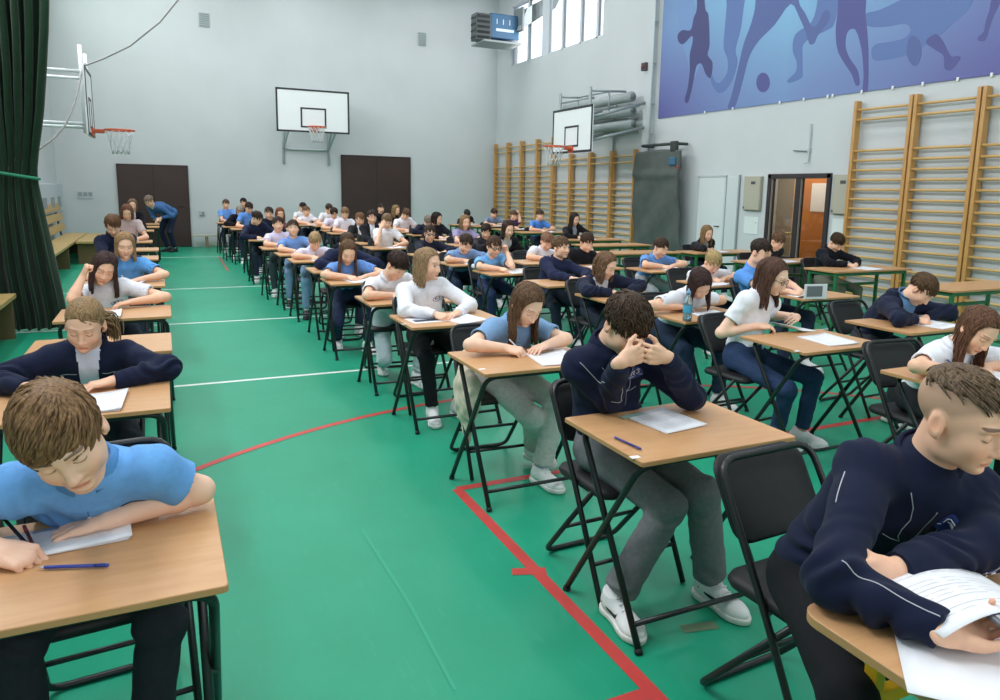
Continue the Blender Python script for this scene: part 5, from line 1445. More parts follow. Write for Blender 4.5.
student('B3', 'blond girl in white long sleeved sweatshirt', (428, 264, 1.07), sw('e4e6ee'), hs_('long', '84674a', c2='b3946f', len=.18, open=.03, part=-.02), (1.40, 4.43), act='looking aside', pitch=6, yaw=36, skin='ecbea2', eyes='open', 
        trousers='1b1c20', pdx=.1, pen=False)
student('B4', 'dark haired boy in white polo leaning sideways', (397, 265, .99), polo('e2e4ec'), hs_('fringe', '2e201a', len=.05, fringe=.03), (1.39, 5.42), pitch=40, yaw=25, roll=8, trousers='c5d3da', fR=dict(t=tuple(az(382, 372))), legw=1.1)
student('B5', 'girl in blue polo with long brown hair', (348, 252, .98), polo('6a94d8'), hs_('long', '4d3524', c2='7d5d44', len=.27, open=.03), (1.36, 6.72), pitch=30, yaw=-4, roll=4, trousers='2a3350', fR=dict(t=tuple(az(338, 347))))
student('B6', 'navy clad student hidden behind the long brown hair', (347, 243, 1.0), jk('1f2744'), hs_('short', '4b3828'), (1.385, 7.72), act='head down', pitch=45)
student('B7', 'small blond boy in white polo', (315, 241, .94), polo(LAV), hs_('short', '9a7a55', c2='c4a67c', len=.035), (1.36, 8.9), act='bent low', pitch=38, trousers='7d9cbc', shoes='22242a', sole='33343a', s=.93)
student('B8', 'short haired boy in light blue polo looking up', (293, 228, 1.04), polo('6f97d6'), hs_('short', '3b2a20', len=.035), (1.33, 9.99), act='arms on the desk', pitch=-4, yaw=-4, eyes='open', pen=False, trousers='7f9dc2', shoes='222428')
student('B9', 'dark haired boy in lavender shirt looking up', (278, 224, 1.045), polo('d5d0ec'), hs_('fringe', '33221c', len=.05), (1.25, 11.0), act='holding his paper', pitch=0, yaw=0, eyes='open', pen=False, trousers='3f4a50')
student('B10', 'student in dark navy top turned away', (257, 218, 1.07), jk('1e2640'), hs_('short', '2d2320'), (1.25, 12.2), pitch=40, yaw=40)
student('B11', 'dark clothed boy peeking over a folded arm', (269, 213, 1.10), jk('1b2032'), hs_('short', '32261f'), (1.3, 13.4), act='in the second column', pitch=10, yaw=-10)
student('B12', 'chestnut haired girl leaning on one hand', (280, 213.5, 1.07), tee('7a5a55'), hs_('wavy', '6e402c', len=.18), (1.35, 14.6), act='far in the second column', pitch=15)
student('B13', 'boy in blue polo stretched over his far desk', (249, 207.5, 1.15), polo('5d8fd8'), hs_('short', '2d2320'), (1.25, 15.8), pitch=35, yaw=10)
student('B14', 'grey haired looking student in black far back', (240, 211, 1.05), jk('15171f'), hs_('short', '8d7f74', c2='a89a90'), (1.15, 16.9), act='lying on the desk', pitch=50)
student('B15', 'boy in blue polo at the very last desk', (226, 204, 1.15), polo('6a9ae0'), hs_('short', '4b3a2e'), (1.14, 18.57), act='by the back wall bench', pitch=12)
student('B16', 'dark haired student beside the very last desk', (243.5, 202.5, 1.18), jk('22242c'), hs_('short', '241c1a'), (1.75, 18.5), act='by the back wall', pitch=12)
# ---- third column
student('C0', 'girl in white polo writing at the right edge', (978, 330, .955), polo('e6e8f0'), hs_('long', '4a2f22', c2='7a5640', len=.28, open=.03, bal=.55, part=-.01), (3.30, 1.98), label='long haired girl in white polo bent over her desk at the right edge', pitch=34, yaw=-14, roll=14, skin='ebbb9e',
        R=dict(t=tuple(az(957, 372, .765)), d=(1, -.35, -.05), n=(.2, .2, -1), pose='write', e=tuple(az(916, 366, .79))), trousers='2a2c30', crot=-.1, cdx=.0, hipx=3.68, hipy=2.52)
student('C1', 'long haired girl in white tee turning pages', (773, 276, 1.09), tee('e6e8f0'), hs_('long', '3c2821', c2='694a3c', len=.22, open=.03), (3.25, 2.95), act='jeans and white trainers', hipx=3.42, hipy=3.46, s=.97, pitch=22, yaw=22, roll=-2, byaw=8, glasses='2b2b30', skin='f0c6ad',
        R=dict(t=tuple(az(757, 326, .77)), d=(1, -.30, .0), n=(.1, .3, -1), pose='relax'), L=dict(t=tuple(az(797, 317, .79)), d=(-.7, -.4, .1), n=(-.6, .3, -.5), pose='hold'), trousers='2f4163', fR=dict(t=tuple(az(775, 446)), a=10), fL=dict(t=tuple(az(800, 444)), a=14), sock='c9977a', pen=False, pdx=.12, pdy=.02)
student('C2', 'dark haired girl resting her head behind the bottle', (700, 283, .95), polo('e2e5ee'), hs_('long', '2a1b1b', c2='4b3632', len=.20, open=.015), (3.23, 3.99), act='in white polo', pitch=50, yaw=-6, roll=-14, paper=True, pen=False, trousers='27374f', legw=1.12,
        R=dict(t=tuple(az(680, 307, .765)), d=(1, -.2, -.1), n=(0, 0, -1), pose='relax', e=tuple(az(648, 306, .785))), L=dict(t=tuple(az(706, 302, .775)), d=(-.8, -.2, .3), n=(0, .3, -1), pose='relax', e=tuple(az(722, 300, .785))))
student('C3', 'wavy haired girl in navy jacket over a grey top', (606, 265, .975), jk('1c2238'), hs_('wavy', '5b4231', c2='8b6a4e', len=.17, open=.03), (3.22, 4.98), act='writing', pitch=26, yaw=26, under='c9ccd4', underw=.05, trousers='26303f')
student('C4', 'boy in navy sweatshirt looking up with a pencil', (561, 247, 1.035), sw('1e2644'), hs_('fringe', '4c3827', c2='7a5f45', len=.05, fringe=.025), (3.21, 5.98), act='at a middle desk', pitch=2, yaw=18, eyes='open', trousers='273040')
student('C5', 'boy with glasses in light blue polo', (494, 246, .985), polo('72aade'), hs_('fringe', '3a281d', c2='5f4634', len=.055), (3.08, 7.0), act='one hand raised to his cheek', pitch=16, yaw=2, glasses='25252a', trousers='2c3a5c',
        L=dict(t=tuple(ay(507, 252, 7.42)), d=(-.3, -.1, .9), n=(-1, -.2, 0), pose='fist', e=tuple(az(512, 266, .785)), ez=None), pdx=.1)
student('C6', 'boy in grey blue polo bent over folded arms', (466, 243, .96), polo('7c9ccb'), hs_('short', '36281f', len=.04), (3.02, 8.0), act='short dark hair', pitch=36, yaw=8, trousers='27334d', pen=False)
student('C7', 'boy with glasses in dark jumper behind the blond girl', (430, 233, .995), jk('1d2233'), hs_('short', '35281f', len=.04), (3.0, 9.1), act='facing front', pitch=10, glasses='202024', yaw=-4)
student('C8', 'boy in white tee with a hand on his forehead', (387, 221, 1.105), tee('e2e4ea'), hs_('short', '6f5a42', len=.035), (2.72, 10.2), act='elbow on the desk', pitch=22, yaw=-4,
        R=dict(t=(2.92, 10.74, 1.0), d=(.4, .15, .9), n=(.6, .8, .1), pose='flat', e=(2.84, 10.66, .785), ez=None), pen=False)
student('C9', 'boy in dark jacket over a white shirt far back', (372, 217, 1.125), jk('1b1c24'), hs_('short', '2f231d'), (2.8, 11.4), act='in the middle', pitch=10, under='d9dbe2')
student('C10', 'boy in a dark waistcoat with a white collar', (360, 219, 1.05), jk('232428'), hs_('short', '6e4f36'), (2.85, 12.6), act='far back', pitch=22, under='e6e6ea')
student('C11', 'white shirted boy nearest the second brown door', (345, 213, 1.1), polo('e2e2ee'), hs_('short', '7a6046'), (2.9, 13.8), pitch=25)
student('C12', 'dark haired boy in lavender shirt leaning left', (334, 213, 1.07), polo('dedaf0'), hs_('short', '33261f'), (2.95, 15.0), pitch=35, yaw=-20)
student('C13', 'white shirted student in front of the back wall', (329, 208.5, 1.11), polo('e4e4ec'), hs_('short', '3c2d24'), (3.1, 16.2), act='dark hair', pitch=35)
student('C14', 'brown haired boy in white shirt below the backboard', (306.5, 211, 1.03), polo('e6e4ee'), hs_('short', '6a4f3a'), (2.8, 17.4), pitch=10, yaw=30)
student('C15', 'dark haired student in white at the far back', (303, 207, 1.09), polo('e6e8ee'), hs_('short', '241c1a'), (2.9, 18.6), act='farthest of the white shirts', pitch=25, yaw=30)
# ---- fourth column
student('D0', 'boy in navy hoodie bent over at the right', (922, 289, .965), ('hoodie', '1a2138'), hs_('short', '41301f', c2='6b5138', len=.05, lift=.05), (4.40, 3.14), act='writing', pitch=50, yaw=12, roll=4, hood=True, under='5f84ad', underw=.06, openc=True, trousers='3a3c42', skin='ecbea2')
student('D1', 'boy in plain blue tee behind the long haired girl', (761, 252, 1.08), tee('5b94dc'), hs_('short', '2c2019', len=.03), (4.95, 4.55), act='head down', pitch=20, yaw=10, s=1.03)
student('D2', 'blond boy in white polo with his chin on the desk', (713, 262, .925), polo('e3e6ee'), hs_('short', 'a58a5a', c2='ccb27e', len=.045, lift=.05), (4.72, 5.5), pitch=42, yaw=-8, pdx=-.12)
student('D3', 'boy in blue polo with crossed arms on the desk', (661, 247, .97), polo('6593d2'), hs_('short', '3a2b20', len=.035), (4.95, 6.75), act='brown hair', pitch=26, yaw=10, trousers='b9bfc6', pen=False)
student('D4', 'dark haired boy crouched low over his paper', (587, 242, 1.0), jk('14161f'), hs_('fringe', '3b291f', len=.05), (4.2, 7.2), act='hands at his mouth', pitch=24, yaw=0,
        R=dict(t=tuple(az(583, 255, .80)), d=(.3, -.2, .8), n=(0, 1, 0), pose='fist'), L=dict(t=tuple(az(592, 255, .80)), d=(-.3, -.2, .8), n=(0, 1, 0), pose='fist'), pen=False)
student('D5', 'light haired boy in white polo behind the navy sweatshirt', (547, 241, .965), polo('dfe4ee'), hs_('short', '7a5844', len=.04), (3.95, 7.95), act='writing', pitch=34, yaw=-5)
student('D6', 'dark haired girl in black jacket and pale top', (508, 229, 1.08), jk('1a1a20'), hs_('bob', '33221c', len=.13), (3.95, 9.2), act='paper raised', pitch=14, under='cdbcc0', underw=.06)
student('D7', 'dark haired student half hidden behind the glasses boy', (486, 231, .99), jk('2b2c33'), hs_('short', '2b201c'), (4.15, 10.2), pitch=25, yaw=-20, act='leaning left')
student('D8', 'frizzy blond girl in lilac top', (465, 222, 1.07), tee('9a93b8'), hs_('wavy', '7a5a40', c2='a98862', len=.14), (4.15, 11.4), act='far back', pitch=8)
student('D9', 'dark haired girl in profile at the far back', (437, 218.5, 1.075), jk('1c1c26'), hs_('bob', '241b1a', len=.12), (4.15, 12.6), act='in dark clothes', pitch=14, yaw=35)
student('D10', 'student in navy sprawled across a far desk', (428, 221, .98), jk('1b2036'), hs_('short', '7d7066', c2='9a8d82'), (4.3, 13.8), act='head down', pitch=50)
student('D11', 'student in white turning away far back', (406, 214, 1.08), tee('e6e2ec'), hs_('short', '5a4236'), (4.3, 15.0), act='rounded back', pitch=50, yaw=30)
student('D12', 'long haired blond girl against the brown door', (396, 210, 1.10), jk('23232a'), hs_('wavy', '7d6242', c2='a98b60', len=.2), (4.4, 16.2), act='in dark clothes', pitch=10, yaw=25)
student('D13', 'dark haired student farthest before the brown door', (381, 208.5, 1.12), jk('1d1c22'), hs_('short', '2f2420'), (4.4, 17.4), act='facing front', pitch=5)
# ---- fifth column along the wall bars
S5 = dict(school=True)
student('E0', 'boy in black jumper by the big wall bars', (837, 242, 1.04), jk('14161e'), hs_('short', '2e2014', c2='4d3a24', len=.05, lift=.06), (6.98, 5.98), act='at a green school desk', pitch=42, yaw=-5, trousers='6b6e60', school=True)
student('E1', 'brown haired boy in front of the glazed door', (778, 241, 1.01), jk('23242a'), hs_('short', '5c4432', len=.04), (6.75, 7.0), act='head down', pitch=35, yaw=-4, school=True)
student('E2', 'long haired blond girl near the white door', (707, 233, 1.02), jk('1f2024'), hs_('long', '74583c', c2='a3835c', len=.2), (7.0, 8.5), act='hand to her mouth', pitch=16, yaw=-5, under='8e8b86', school=True)
student('E3', 'long dark haired girl in black below the wall bars', (574.5, 219, 1.10), jk('1b1c22'), hs_('long', '2a1f1c', len=.2), (6.4, 11.6), act='writing', pitch=14, yaw=10, under='8f97a5', school=True)
student('E4', 'boy in bright blue polo below the wall bars', (540, 215, 1.09), polo('4f8ade'), hs_('short', '4a3628'), (6.7, 13.6), act='looking right', pitch=12, yaw=15, school=True)
student('E5', 'student in purple with an arm raised to the head', (514, 215, 1.05), tee('4a3f66'), hs_('short', '5a4634'), (6.7, 14.9), act='below the wall bars', pitch=20, school=True,
        L=dict(t=tuple(ay(519, 214, 15.2)), d=(-.4, -.2, .8), n=(-1, 0, .2), pose='fist', e=tuple(ay(520, 221, 15.15)), ez=None), pen=False)
student('E6', 'boy in grey blue tee at the corner of the bars', (494, 213, 1.05), tee('7a8fae'), hs_('short', '43342a'), (6.7, 16.1), act='head down', pitch=30, school=True)
student('E7', 'dark clothed student hunched by the back wall corner', (467, 214, 1.0), jk('1d2024'), hs_('short', '2c2a2b'), (6.45, 17.4), act='arms on the desk', pitch=45, school=True)
# ---- the boy in the right foreground
E_ = az(1000, 620, .73)
student('F0', 'short haired boy in navy jacket in the right foreground', (961, 417, 1.09), jk('141b34'), hs_('buzz', '4f3d2e', c2='7b6650', len=.055, sweep=(.3, -.9, 0), crown=(.0, .07, .105), fringe=.01), None, act='leaning on his desk', pitch=16, yaw=6, roll=-4, byaw=-22, s=1.05, hs=1.02, buzz='8a7360', skin='ebbb9e', brow=1.15,
        R=dict(t=tuple(az(948, 634, .770)), d=tuple(az(985, 632, .760) - az(948, 634, .770)), n=(-.2, -.5, .9), pose='hold', e=tuple(az(835, 580, .79))), L=dict(t=tuple(az(893, 570, .80)), d=tuple(az(845, 583, .80) - az(893, 570, .80)), n=(.2, .9, -.3), pose='relax', e=tuple(az(985, 545, .79))),
        trousers='17181c', paper=False, pen=False, chair=False, hipx=1.57, hipy=1.30, bulge=.04, feet=True, w=1.0)
# ---- right foreground desk, chair and the things lying about
o = make_school_desk('yellow framed school desk with rounded beech top in the right foreground', 1.3); o['group'] = G_D
for ch in list(o.children):
    if ch.name.startswith('tabletop'): bpy.data.objects.remove(ch)
    else:
        ch.scale.x = .80; ch.data = ch.data.copy(); ch.data.materials.clear(); ch.data.materials.append(YEL)
tabletop(1.3, .52, .022, .05, o, (0, 0, .745))
FD = .725
o.location = (1.19 + .65, .785, FD - .745)
put('chair', make_chair, 'black folding chair in the right foreground with its backrest towards the rows', (1.70, 1.46, 0), .05, G_C)
for (lab, x, y) in (('empty green school desk at the right edge below the wall bars', 7.33, 4.62), ('empty green school desk behind the boy with crossed arms', 6.25, 8.95), ('empty green school desk in front of the hanging grey mat', 6.75, 10.35)):
    put('school', make_school_desk, lab, (x, y, 0), 0, G_D)

# ---- marks and trims on clothing
def stroke(I, name, pts, r, m, u0=0., t0=0., parent=None, lift=.0008, closed=False):
    """a fine raised line laid on the chest; pts are (across, up) in metres from (u0, t0)"""
    P = []
    for a, b in zip(pts[:-1], pts[1:]):
        for f in np.linspace(0, 1, max(2, int(math.hypot(b[0] - a[0], b[1] - a[1]) / .008)), endpoint=False): P.append((a[0] + (b[0] - a[0]) * f, a[1] + (b[1] - a[1]) * f))
    P.append(pts[-1])
    Q = [I['chest'](u0 + x, t0 + y / .5, lift) - I['origin'] for x, y in P]
    return MB().tube(Q, r, 5, closed=closed).build(name, m, parent or I['top'])
def patch(I, name, u0, t0, outline, m, lift=.0012):
    n = 7; cx = sum(p[0] for p in outline) / len(outline); cy = sum(p[1] for p in outline) / len(outline); k = len(outline)
    vs = [I['chest'](u0 + cx, t0 + cy / .5, lift) - I['origin']]; fs = []
    for j in range(1, n + 1):
        for x, y in outline: vs.append(I['chest'](u0 + cx + (x - cx) * j / n, t0 + (cy + (y - cy) * j / n) / .5, lift) - I['origin'])
    for i in range(k): fs.append((0, 1 + i, 1 + (i + 1) % k))
    for j in range(n - 1):
        for i in range(k): a = 1 + j * k + i; b = 1 + j * k + (i + 1) % k; fs.append((a, b, b + k, a + k))
    g = MB(); g.add(vs, fs, 0, True); o = g.build(name, m, I['top']); return o
def ell_outline(a, b, n=20, y0=0): return [(a * math.cos(t), y0 + b * math.sin(t)) for t in np.linspace(0, 2 * PI, n, endpoint=False)]
PIPE = mat('piping_pale', 'b9bdc6', .6); WINK = mat('emblem_white', 'e8eaf0', .6); BLUEP = mat('emblem_blue', '2a3f82', .6); ZIP = mat('zip_grey', '8d9096', .4, .4); DNAVY = mat('emblem_navy', '1c2a55', .7)
def school_badge(I, u0=.078, t0=.76, k=1.):
    dome = [(.034 * math.cos(t) * k, (-.004 + .040 * math.sin(t)) * k) for t in np.linspace(0, PI, 14)] + [(-.036 * k, -.020 * k), (.036 * k, -.020 * k)]
    patch(I, 'chest_emblem', u0, t0, dome, BLUEP, .0012)
    three = [(.004, .020), (.012, .024), (.019, .019), (.013, .012), (.020, .006), (.013, -.001), (.004, .003)]
    stroke(I, 'emblem_numeral', [(x * k, y * k) for x, y in three], .0020 * k, WINK, u0, t0, lift=.002)
    flag = [(-.022, -.001), (-.020, .014), (-.006, .020), (-.005, .010), (-.014, .006), (-.004, .000)]
    stroke(I, 'emblem_figure', [(x * k, y * k) for x, y in flag], .0016 * k, WINK, u0, t0, lift=.002)
    stroke(I, 'emblem_base_line', [(-.034 * k, -.008 * k), (.034 * k, -.008 * k)], .0010 * k, WINK, u0, t0, lift=.002)
    stroke(I, 'emblem_base_line', [(-.028 * k, -.015 * k), (.028 * k, -.015 * k)], .0008 * k, PIPE, u0, t0, lift=.002)
def ring_badge(I, u0, t0, k=1., c=None):
    m = c or DNAVY
    stroke(I, 'emblem_ring', ell_outline(.034 * k, .019 * k, 22), .0016 * k, m, u0, t0, closed=True)
    stroke(I, 'emblem_figure', [(x * k, y * k) for x, y in ((-.020, -.006), (-.016, .008), (-.006, .008), (-.006, -.004), (-.018, .000))], .0018 * k, m, u0, t0)
    stroke(I, 'emblem_numeral', [(x * k, y * k) for x, y in ((.003, .009), (.013, .009), (.007, .002), (.014, -.004), (.003, -.008))], .0018 * k, m, u0, t0)
def jacket_trim(I, k=1., zip_=True):
    if zip_: stroke(I, 'zip', [(0, .0), (0, -.22)], .0016, ZIP, 0, .90)
    for s in (-1, 1):
        stroke(I, 'piping', [(s * x, y) for x, y in ((.085, .02), (.060, -.02), (.046, -.06), (.050, -.10), (.046, -.125), (.030, -.145))], .0013, PIPE, 0, .92)
        stroke(I, 'piping', [(s * x, y) for x, y in ((.030, -.145), (.058, -.142), (.082, -.135))], .0010, PIPE, 0, .92)
def sleeve_line(I, sd, d, f0=.1, f1=.95, seg=('S', 'E')):
    A = I['arms'][sd]; S = I['sh'][sd]; a, b = (S, A['E']) if seg[0] == 'S' else (A['E'], A['W'])
    d = unit(d); Q = []
    for f in np.linspace(f0, f1, 24):
        p = a * (1 - f) + b * f; hit = I['bvh'].ray_cast(Vector(p + d * .25), Vector(-d), .25)
        if hit[0] is not None: Q.append(np.array(hit[0]) + np.array(hit[1]) * .0008 - I['origin'])
    if len(Q) > 3: MB().tube(Q, .0014, 5).build('piping', PIPE, I['top'])
def placket(I, m=None):
    stroke(I, 'placket', [(0, .0), (0, -.10)], .0014, m or mat('placket_shade', '4e78a8', .8), .0, .93)
    g = MB()
    for y in (-.035, -.075):
        c = I['chest'](0, .93 + y / .5, .002) - I['origin']; g.lathe([(0, -.001), (.005, -.001), (.005, .001), (0, .002)], tuple(c), 10)
    g.build('button', mat('button_pale', 'c9d6e6', .4), I['top'])
for k_ in ('B1', 'F0'):
    jacket_trim(INFO[k_]); school_badge(INFO[k_], .062 if k_ == 'F0' else .075, .84 if k_ == 'F0' else .80, 1.1)
for sd in (-1, 1): sleeve_line(INFO['B1'], sd, V(sd * .5, -.6, .5))
sleeve_line(INFO['F0'], -1, V(-1, -.1, .3), .05, .35); sleeve_line(INFO['F0'], -1, V(-.4, -.3, 1), .05, .95, ('E', 'W'))
for sd in (-1, 1): stroke(INFO['A2'], 'piping', [(sd * .05, .0), (sd * .115, -.03)], .0014, PIPE, 0, .84)
ring_badge(INFO['A1'], .10, .84, 1.2); placket(INFO['A1'])
ring_badge(INFO['B3'], .085, .74, 1.3); placket(INFO['B3'], mat('placket_white', 'c9ccd6', .8))
ring_badge(INFO['C5'], .08, .74, 1.2); placket(INFO['B2']); placket(INFO['B5']); ring_badge(INFO['A3'], .07, .62, 1.1)
# tick shaped mark on the trainers of the boy hiding his face
def shoe_tick(I, which):
    shoes = [c for c in I['root'].children if c.name.startswith('shoe')]
    L = I['legs'][which]; o = min(shoes, key=lambda q: np.linalg.norm(np.mean([v.co[:] for v in q.data.vertices], axis=0) + I['origin'] - L['a'] * V(1, 1, 0))); f = L['f']; l_ = np.cross(f, V(0, 0, 1)); og = I['origin']
    bv = BVHTree.FromPolygons([v.co[:] for v in o.data.vertices], [p.vertices[:] for p in o.data.polygons]); c0 = L['a'] * V(1, 1, 0) - og
    for sgn in (-1, 1):
        st = [(-.045, .064, .0006), (-.020, .058, .0016), (.010, .047, .0034), (.030, .040, .0062), (.047, .037, .0070), (.058, .042, .0052), (.062, .052, .0025), (.060, .060, .0006)]
        vs = []
        for a_, z_, w_ in st:
            for e in (1, -1):
                p = c0 + f * a_ * 1.15 + V(0, 0, z_ + .010 + e * w_ * 1.35) + l_ * sgn * .15; h = bv.ray_cast(Vector(p), Vector(-l_ * sgn), .2)
                vs.append(np.array(h[0]) + l_ * sgn * .0012 if h[0] is not None else p - l_ * sgn * .11)
        g = MB(); g.add(vs, [(2 * i, 2 * i + 1, 2 * i + 3, 2 * i + 2) for i in range(len(st) - 1)]); g.build('tick_mark', mat('mark_black', '1a1b1e', .5), o)
shoe_tick(INFO['B1'], -1); shoe_tick(INFO['B1'], 1)

# ---- papers and pens on the near desks
def paper_at(label, px, py, edge, z=DT, w=.297, d=.21, **k):
    """edge: two pixels along the sheet's long side"""
    c = az(px, py, z); a, b = az(*edge[0], z), az(*edge[1], z)
    o = make_paper(label, w, d, **k); o.location = (c[0], c[1], z + .0006); o.rotation_euler = (0, 0, math.atan2(b[1] - a[1], b[0] - a[0])); o['group'] = G_P; return o
paper_at('open exam booklet under the hands of the nearest blue polo boy', 45, 543, ((0, 567), (112, 545)), lift=.010, w=.36, d=.155)
def flat_pen(label, p, q, z, c): put_pen(None, label, az(*p, z + .007), az(*q, z + .007), c)
flat_pen('blue pen lying on the nearest left desk', (37, 567.5), (109, 565), DT, '2a3f9a')
put_pen(None, 'dark pen held by the nearest blue polo boy', az(34, 552, DT + .004), az(-2, 512, DT + .075), '1d2130')
paper_at('exam paper beside the elbows of the boy hiding his face', 663, 421, ((668, 433), (705, 425)), lift=.004, w=.20, d=.25)
t = thing('ruler', 'pale green ruler under the paper of the boy hiding his face', 'ruler', tuple(az(640, 414, DT + .0045)), math.atan2(*(az(652, 411, DT) - az(622, 417, DT))[[1, 0]]))
MB().box((0, 0, 0), (.19, .032, .002), bev=.0006).build('ruler_blade', mat('ruler_green', '9fc4b8', .25, spec=.6), t)
g = MB()
for j in range(17): g.box((-.085 + .01 * j, .012, .0012), (.0007, .006 if j % 5 else .009, .0004))
g.build('scale_mark', mat('mark_black', '1a1b1e', .5), t)
flat_pen('purple and white pen on the desk of the boy hiding his face', (612, 436), (641, 449), DT, '3a3a86')
paper_at('loose white sheet on the yellow framed desk', 958, 660, ((893, 625), (905, 678)), FD, .29, .21, lift=.0, pages=1, lines=False)
def curled(u, v): return ((u - .5) * .30, (v - .5) * .21, .012 + .055 * math.sin(PI * min(1, u * .9 + .1)) * (1 - .3 * v))
t = thing('exam_paper', 'curled exam sheet held up by the right foreground boy', 'paper', tuple(az(962, 612, FD + .03)), R(-12)); g = MB().grid(curled, 14, 8); q = g.build('sheet', PAPER, t); md = q.modifiers.new('s', 'SOLIDIFY'); md.thickness = .0012; paper_lines(t, .28, .20, lambda x, y: curled(x / .30 + .5, y / .21 + .5), 12); t['group'] = G_P
H = INFO['F0']['hands'][-1]; hc = sum(H['tips']) / 4 * .5 + H['thumb'] * .5
t = thing('calculator', 'grey pocket calculator in the hand of the right foreground boy', 'calculator', tuple(hc + V(.03, -.01, .012)), R(-20))
MB().box((0, 0, 0), (.13, .07, .011), bev=.004).build('case', mat('calc_grey', '6f7278', .35, .3), t); MB().box((.035, 0, .006), (.045, .05, .002)).build('display', mat('calc_display', '2b2f36', .2), t)
g = MB()
for a in range(4):
    for b in range(3): g.box((-.05 + .018 * a, -.02 + .02 * b, .0065), (.011, .012, .003), bev=.001)
g.build('keypad', mat('calc_keys', 'b5b8be', .5), t)
# printed sheet with a dark heading on the blond girl's desk
t = thing('exam_paper', 'printed sheet with a dark heading on the desk of the blond girl', 'paper', tuple(az(428, 320, DT + .001)), R(4)); t['group'] = G_P
MB().box((0, 0, .001), (.27, .19, .002)).build('sheet', PAPER, t); MB().box((0, -.02, .0025), (.22, .07, .0012)).build('dark_heading', mat('heading_dark', '3a3d45', .6), t); g = MB()
for j in range(4): g.box((-.02 + .01 * (j % 2), .03 + .014 * j, .0024), (.20 - .03 * (j % 3), .004, .0008))
g.build('printed_text', INK, t)
# small white number stickers on desk corners
for key, px in (('B1', (635, 457)), ('B2', (482, 369)), ('C1', (797, 351)), ('B3', (404, 324))):
    d = INFO[key]['desk']; p = az(*px, DT + .0008); g = MB().box((p[0] - d.location.x, p[1] - d.location.y, DT + .0006), (.035, .022, .0010)); g.build('corner_sticker', mat('sticker_white', 'e4e6ea', .6), d)
# water bottle
p = az(687, 321, DT)
t = thing('water_bottle', 'clear blue water bottle standing on the desk of the dark haired girl', 'bottle', tuple(p))
PL = mat('bottle_plastic', 'bcd9e2', .08, trans=.75, spec=.5)
MB().lathe([(0, .0), (.028, 0), (.032, .006), (.032, .05), (.029, .055), (.032, .06), (.032, .13), (.030, .145), (.016, .175), (.014, .19)], n=20).build('bottle_body', PL, t)
MB().lathe([(.0325, .062), (.0328, .064), (.0328, .112), (.0325, .114)], n=20).build('label_band', mat('bottle_label', '4aa3c4', .5), t)
MB().lathe([(0, .186), (.0165, .186), (.0165, .206), (.012, .212), (.007, .214), (.006, .228), (0, .229)], n=16).build('cap', mat('bottle_cap', '7d9fc0', .4), t)
MB().lathe([(0, .003), (.029, .004), (.029, .12), (0, .12)], n=16).build('water', mat('water', 'cfe6f0', .02, trans=.9), t)
# beige cloth bag on the second column chair
F = Field(V(-.2, -.2, -.3), V(.2, .2, .3), .006); 
F.ell(V(0, 0, .04), V(.06, .15, .15), None, .03); F.cone(V(0, .02, -.02), V(.0, -.02, -.24), .075, .02, .05, flat=(V(1, 0, 0), .6)); F.cone(V(0, .05, .1), V(.01, .08, .26), .035, .015, .03)
v, q = F.mesh(); N = vnormals(v, q); v = v + N * (.008 * snoise(v, 7, 5) + .004 * np.sin(v[:, 1] * 110 + 5 * snoise(v, 5, 6)))[:, None]
pb = ay(467, 400, 3.72); t = thing('cloth_bag', 'beige cloth bag hanging from the chair of the long haired girl in blue', 'bag', tuple(pb)); np_mesh('bag_body', v, q, mat('beige_cloth', 'd8cbb8', .9, noise=.08, nscale=20, bump=.3, bscale=300), t)
MB().tube([(0, .07, .22), (.03, .02, .27), (.06, .03, .22)], .008, 6).build('strap', mat('beige_strap', 'b5a68c', .9), t)
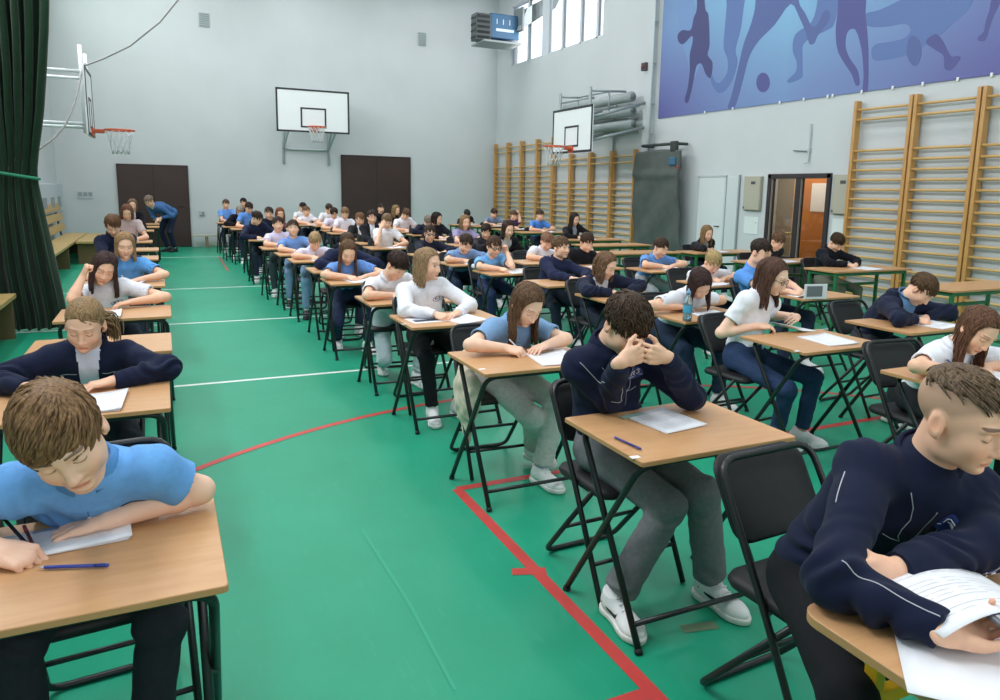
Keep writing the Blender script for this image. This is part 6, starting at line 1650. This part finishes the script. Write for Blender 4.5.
# fluffy white pencil case, upright card
F = Field(V(-.15, -.1, -.1), V(.15, .1, .1), .006); F.cone(V(-.07, 0, 0), V(.07, 0, 0), .032, .032, .02); v, q = F.mesh(); N = vnormals(v, q); v = v + N * (.006 * snoise(v, 22, 8))[:, None]
t = thing('pencil_case', 'fluffy white pencil case on the desk of the boy with glasses', 'pencil case', tuple(az(480, 269, DT) + V(0, 0, .032))); np_mesh('case_body', v, q, mat('fluffy_white', 'd6d8d2', .95), t); MB().tube([(-.06, -.012, .030), (.06, -.012, .030)], .004, 6).build('zip', mat('zip_dark', '33363a', .5), t)
t = thing('card_stand', 'white upright card with a dark panel on the desk behind the page turner', 'card', tuple(az(815, 299, DT)), R(-12))
MB().box((0, 0, .065), (.22, .012, .13), bev=.002).build('card', mat('card_white', 'd9dde0', .6), t); MB().box((-.015, -.008, .068), (.15, .004, .09)).build('dark_panel', mat('card_dark', '6a6f73', .5), t); MB().box((0, .05, .02), (.22, .10, .006), rot=Matrix.Rotation(R(-20), 3, 'X')).build('foot', mat('card_white', 'd9dde0', .6), t)
# ---- the standing man by the left brown door
yt = 19.3
person(dict(who='teacher', label='man in blue jumper and dark trousers standing bent forward by the left brown door', pos=ay(149, 201, yt - .3), yaw=-40, pitch=40, byaw=-48, s=1.09, w=1.12, stand=.90, top=('sweat', '3f6496'), hair=hs_('short', '6e5a4c', c2='97857a', len=.03), trousers='222a3f', shoes='1d1d22', sole='18181a', legw=1.05, bulge=.08,
            R=dict(t=ay(158, 219, yt - .35), d=(-.4, -.6, -.5), n=(.5, .3, -.3), pose='relax', ez=None, low=None, up=-.6), L=dict(t=ay(161, 218, yt - .3), d=(-.4, -.6, -.5), n=(-.4, .4, -.3), pose='relax', ez=None, low=None, up=-.6)))

# the page the girl in white is turning
cp = az(792, 330, DT)
t = thing('exam_paper', 'curling exam page being turned by the girl in white tee', 'paper', (cp[0], cp[1], DT + .004), R(6)); t['group'] = G_P
def turn(u, v): return ((u - .5) * .24, (v - .5) * .20, .002 + .16 * max(0, .45 - u) ** 1.6 + .006 * math.sin(u * 5))
g = MB().grid(turn, 14, 6); q = g.build('sheet', PAPER, t); md = q.modifiers.new('s', 'SOLIDIFY'); md.thickness = .003
paper_lines(t, .22, .18, lambda x, y: (lambda p: (p[0], p[1], p[2] + .002))(turn(x / .24 + .5, y / .20 + .5)), 9)
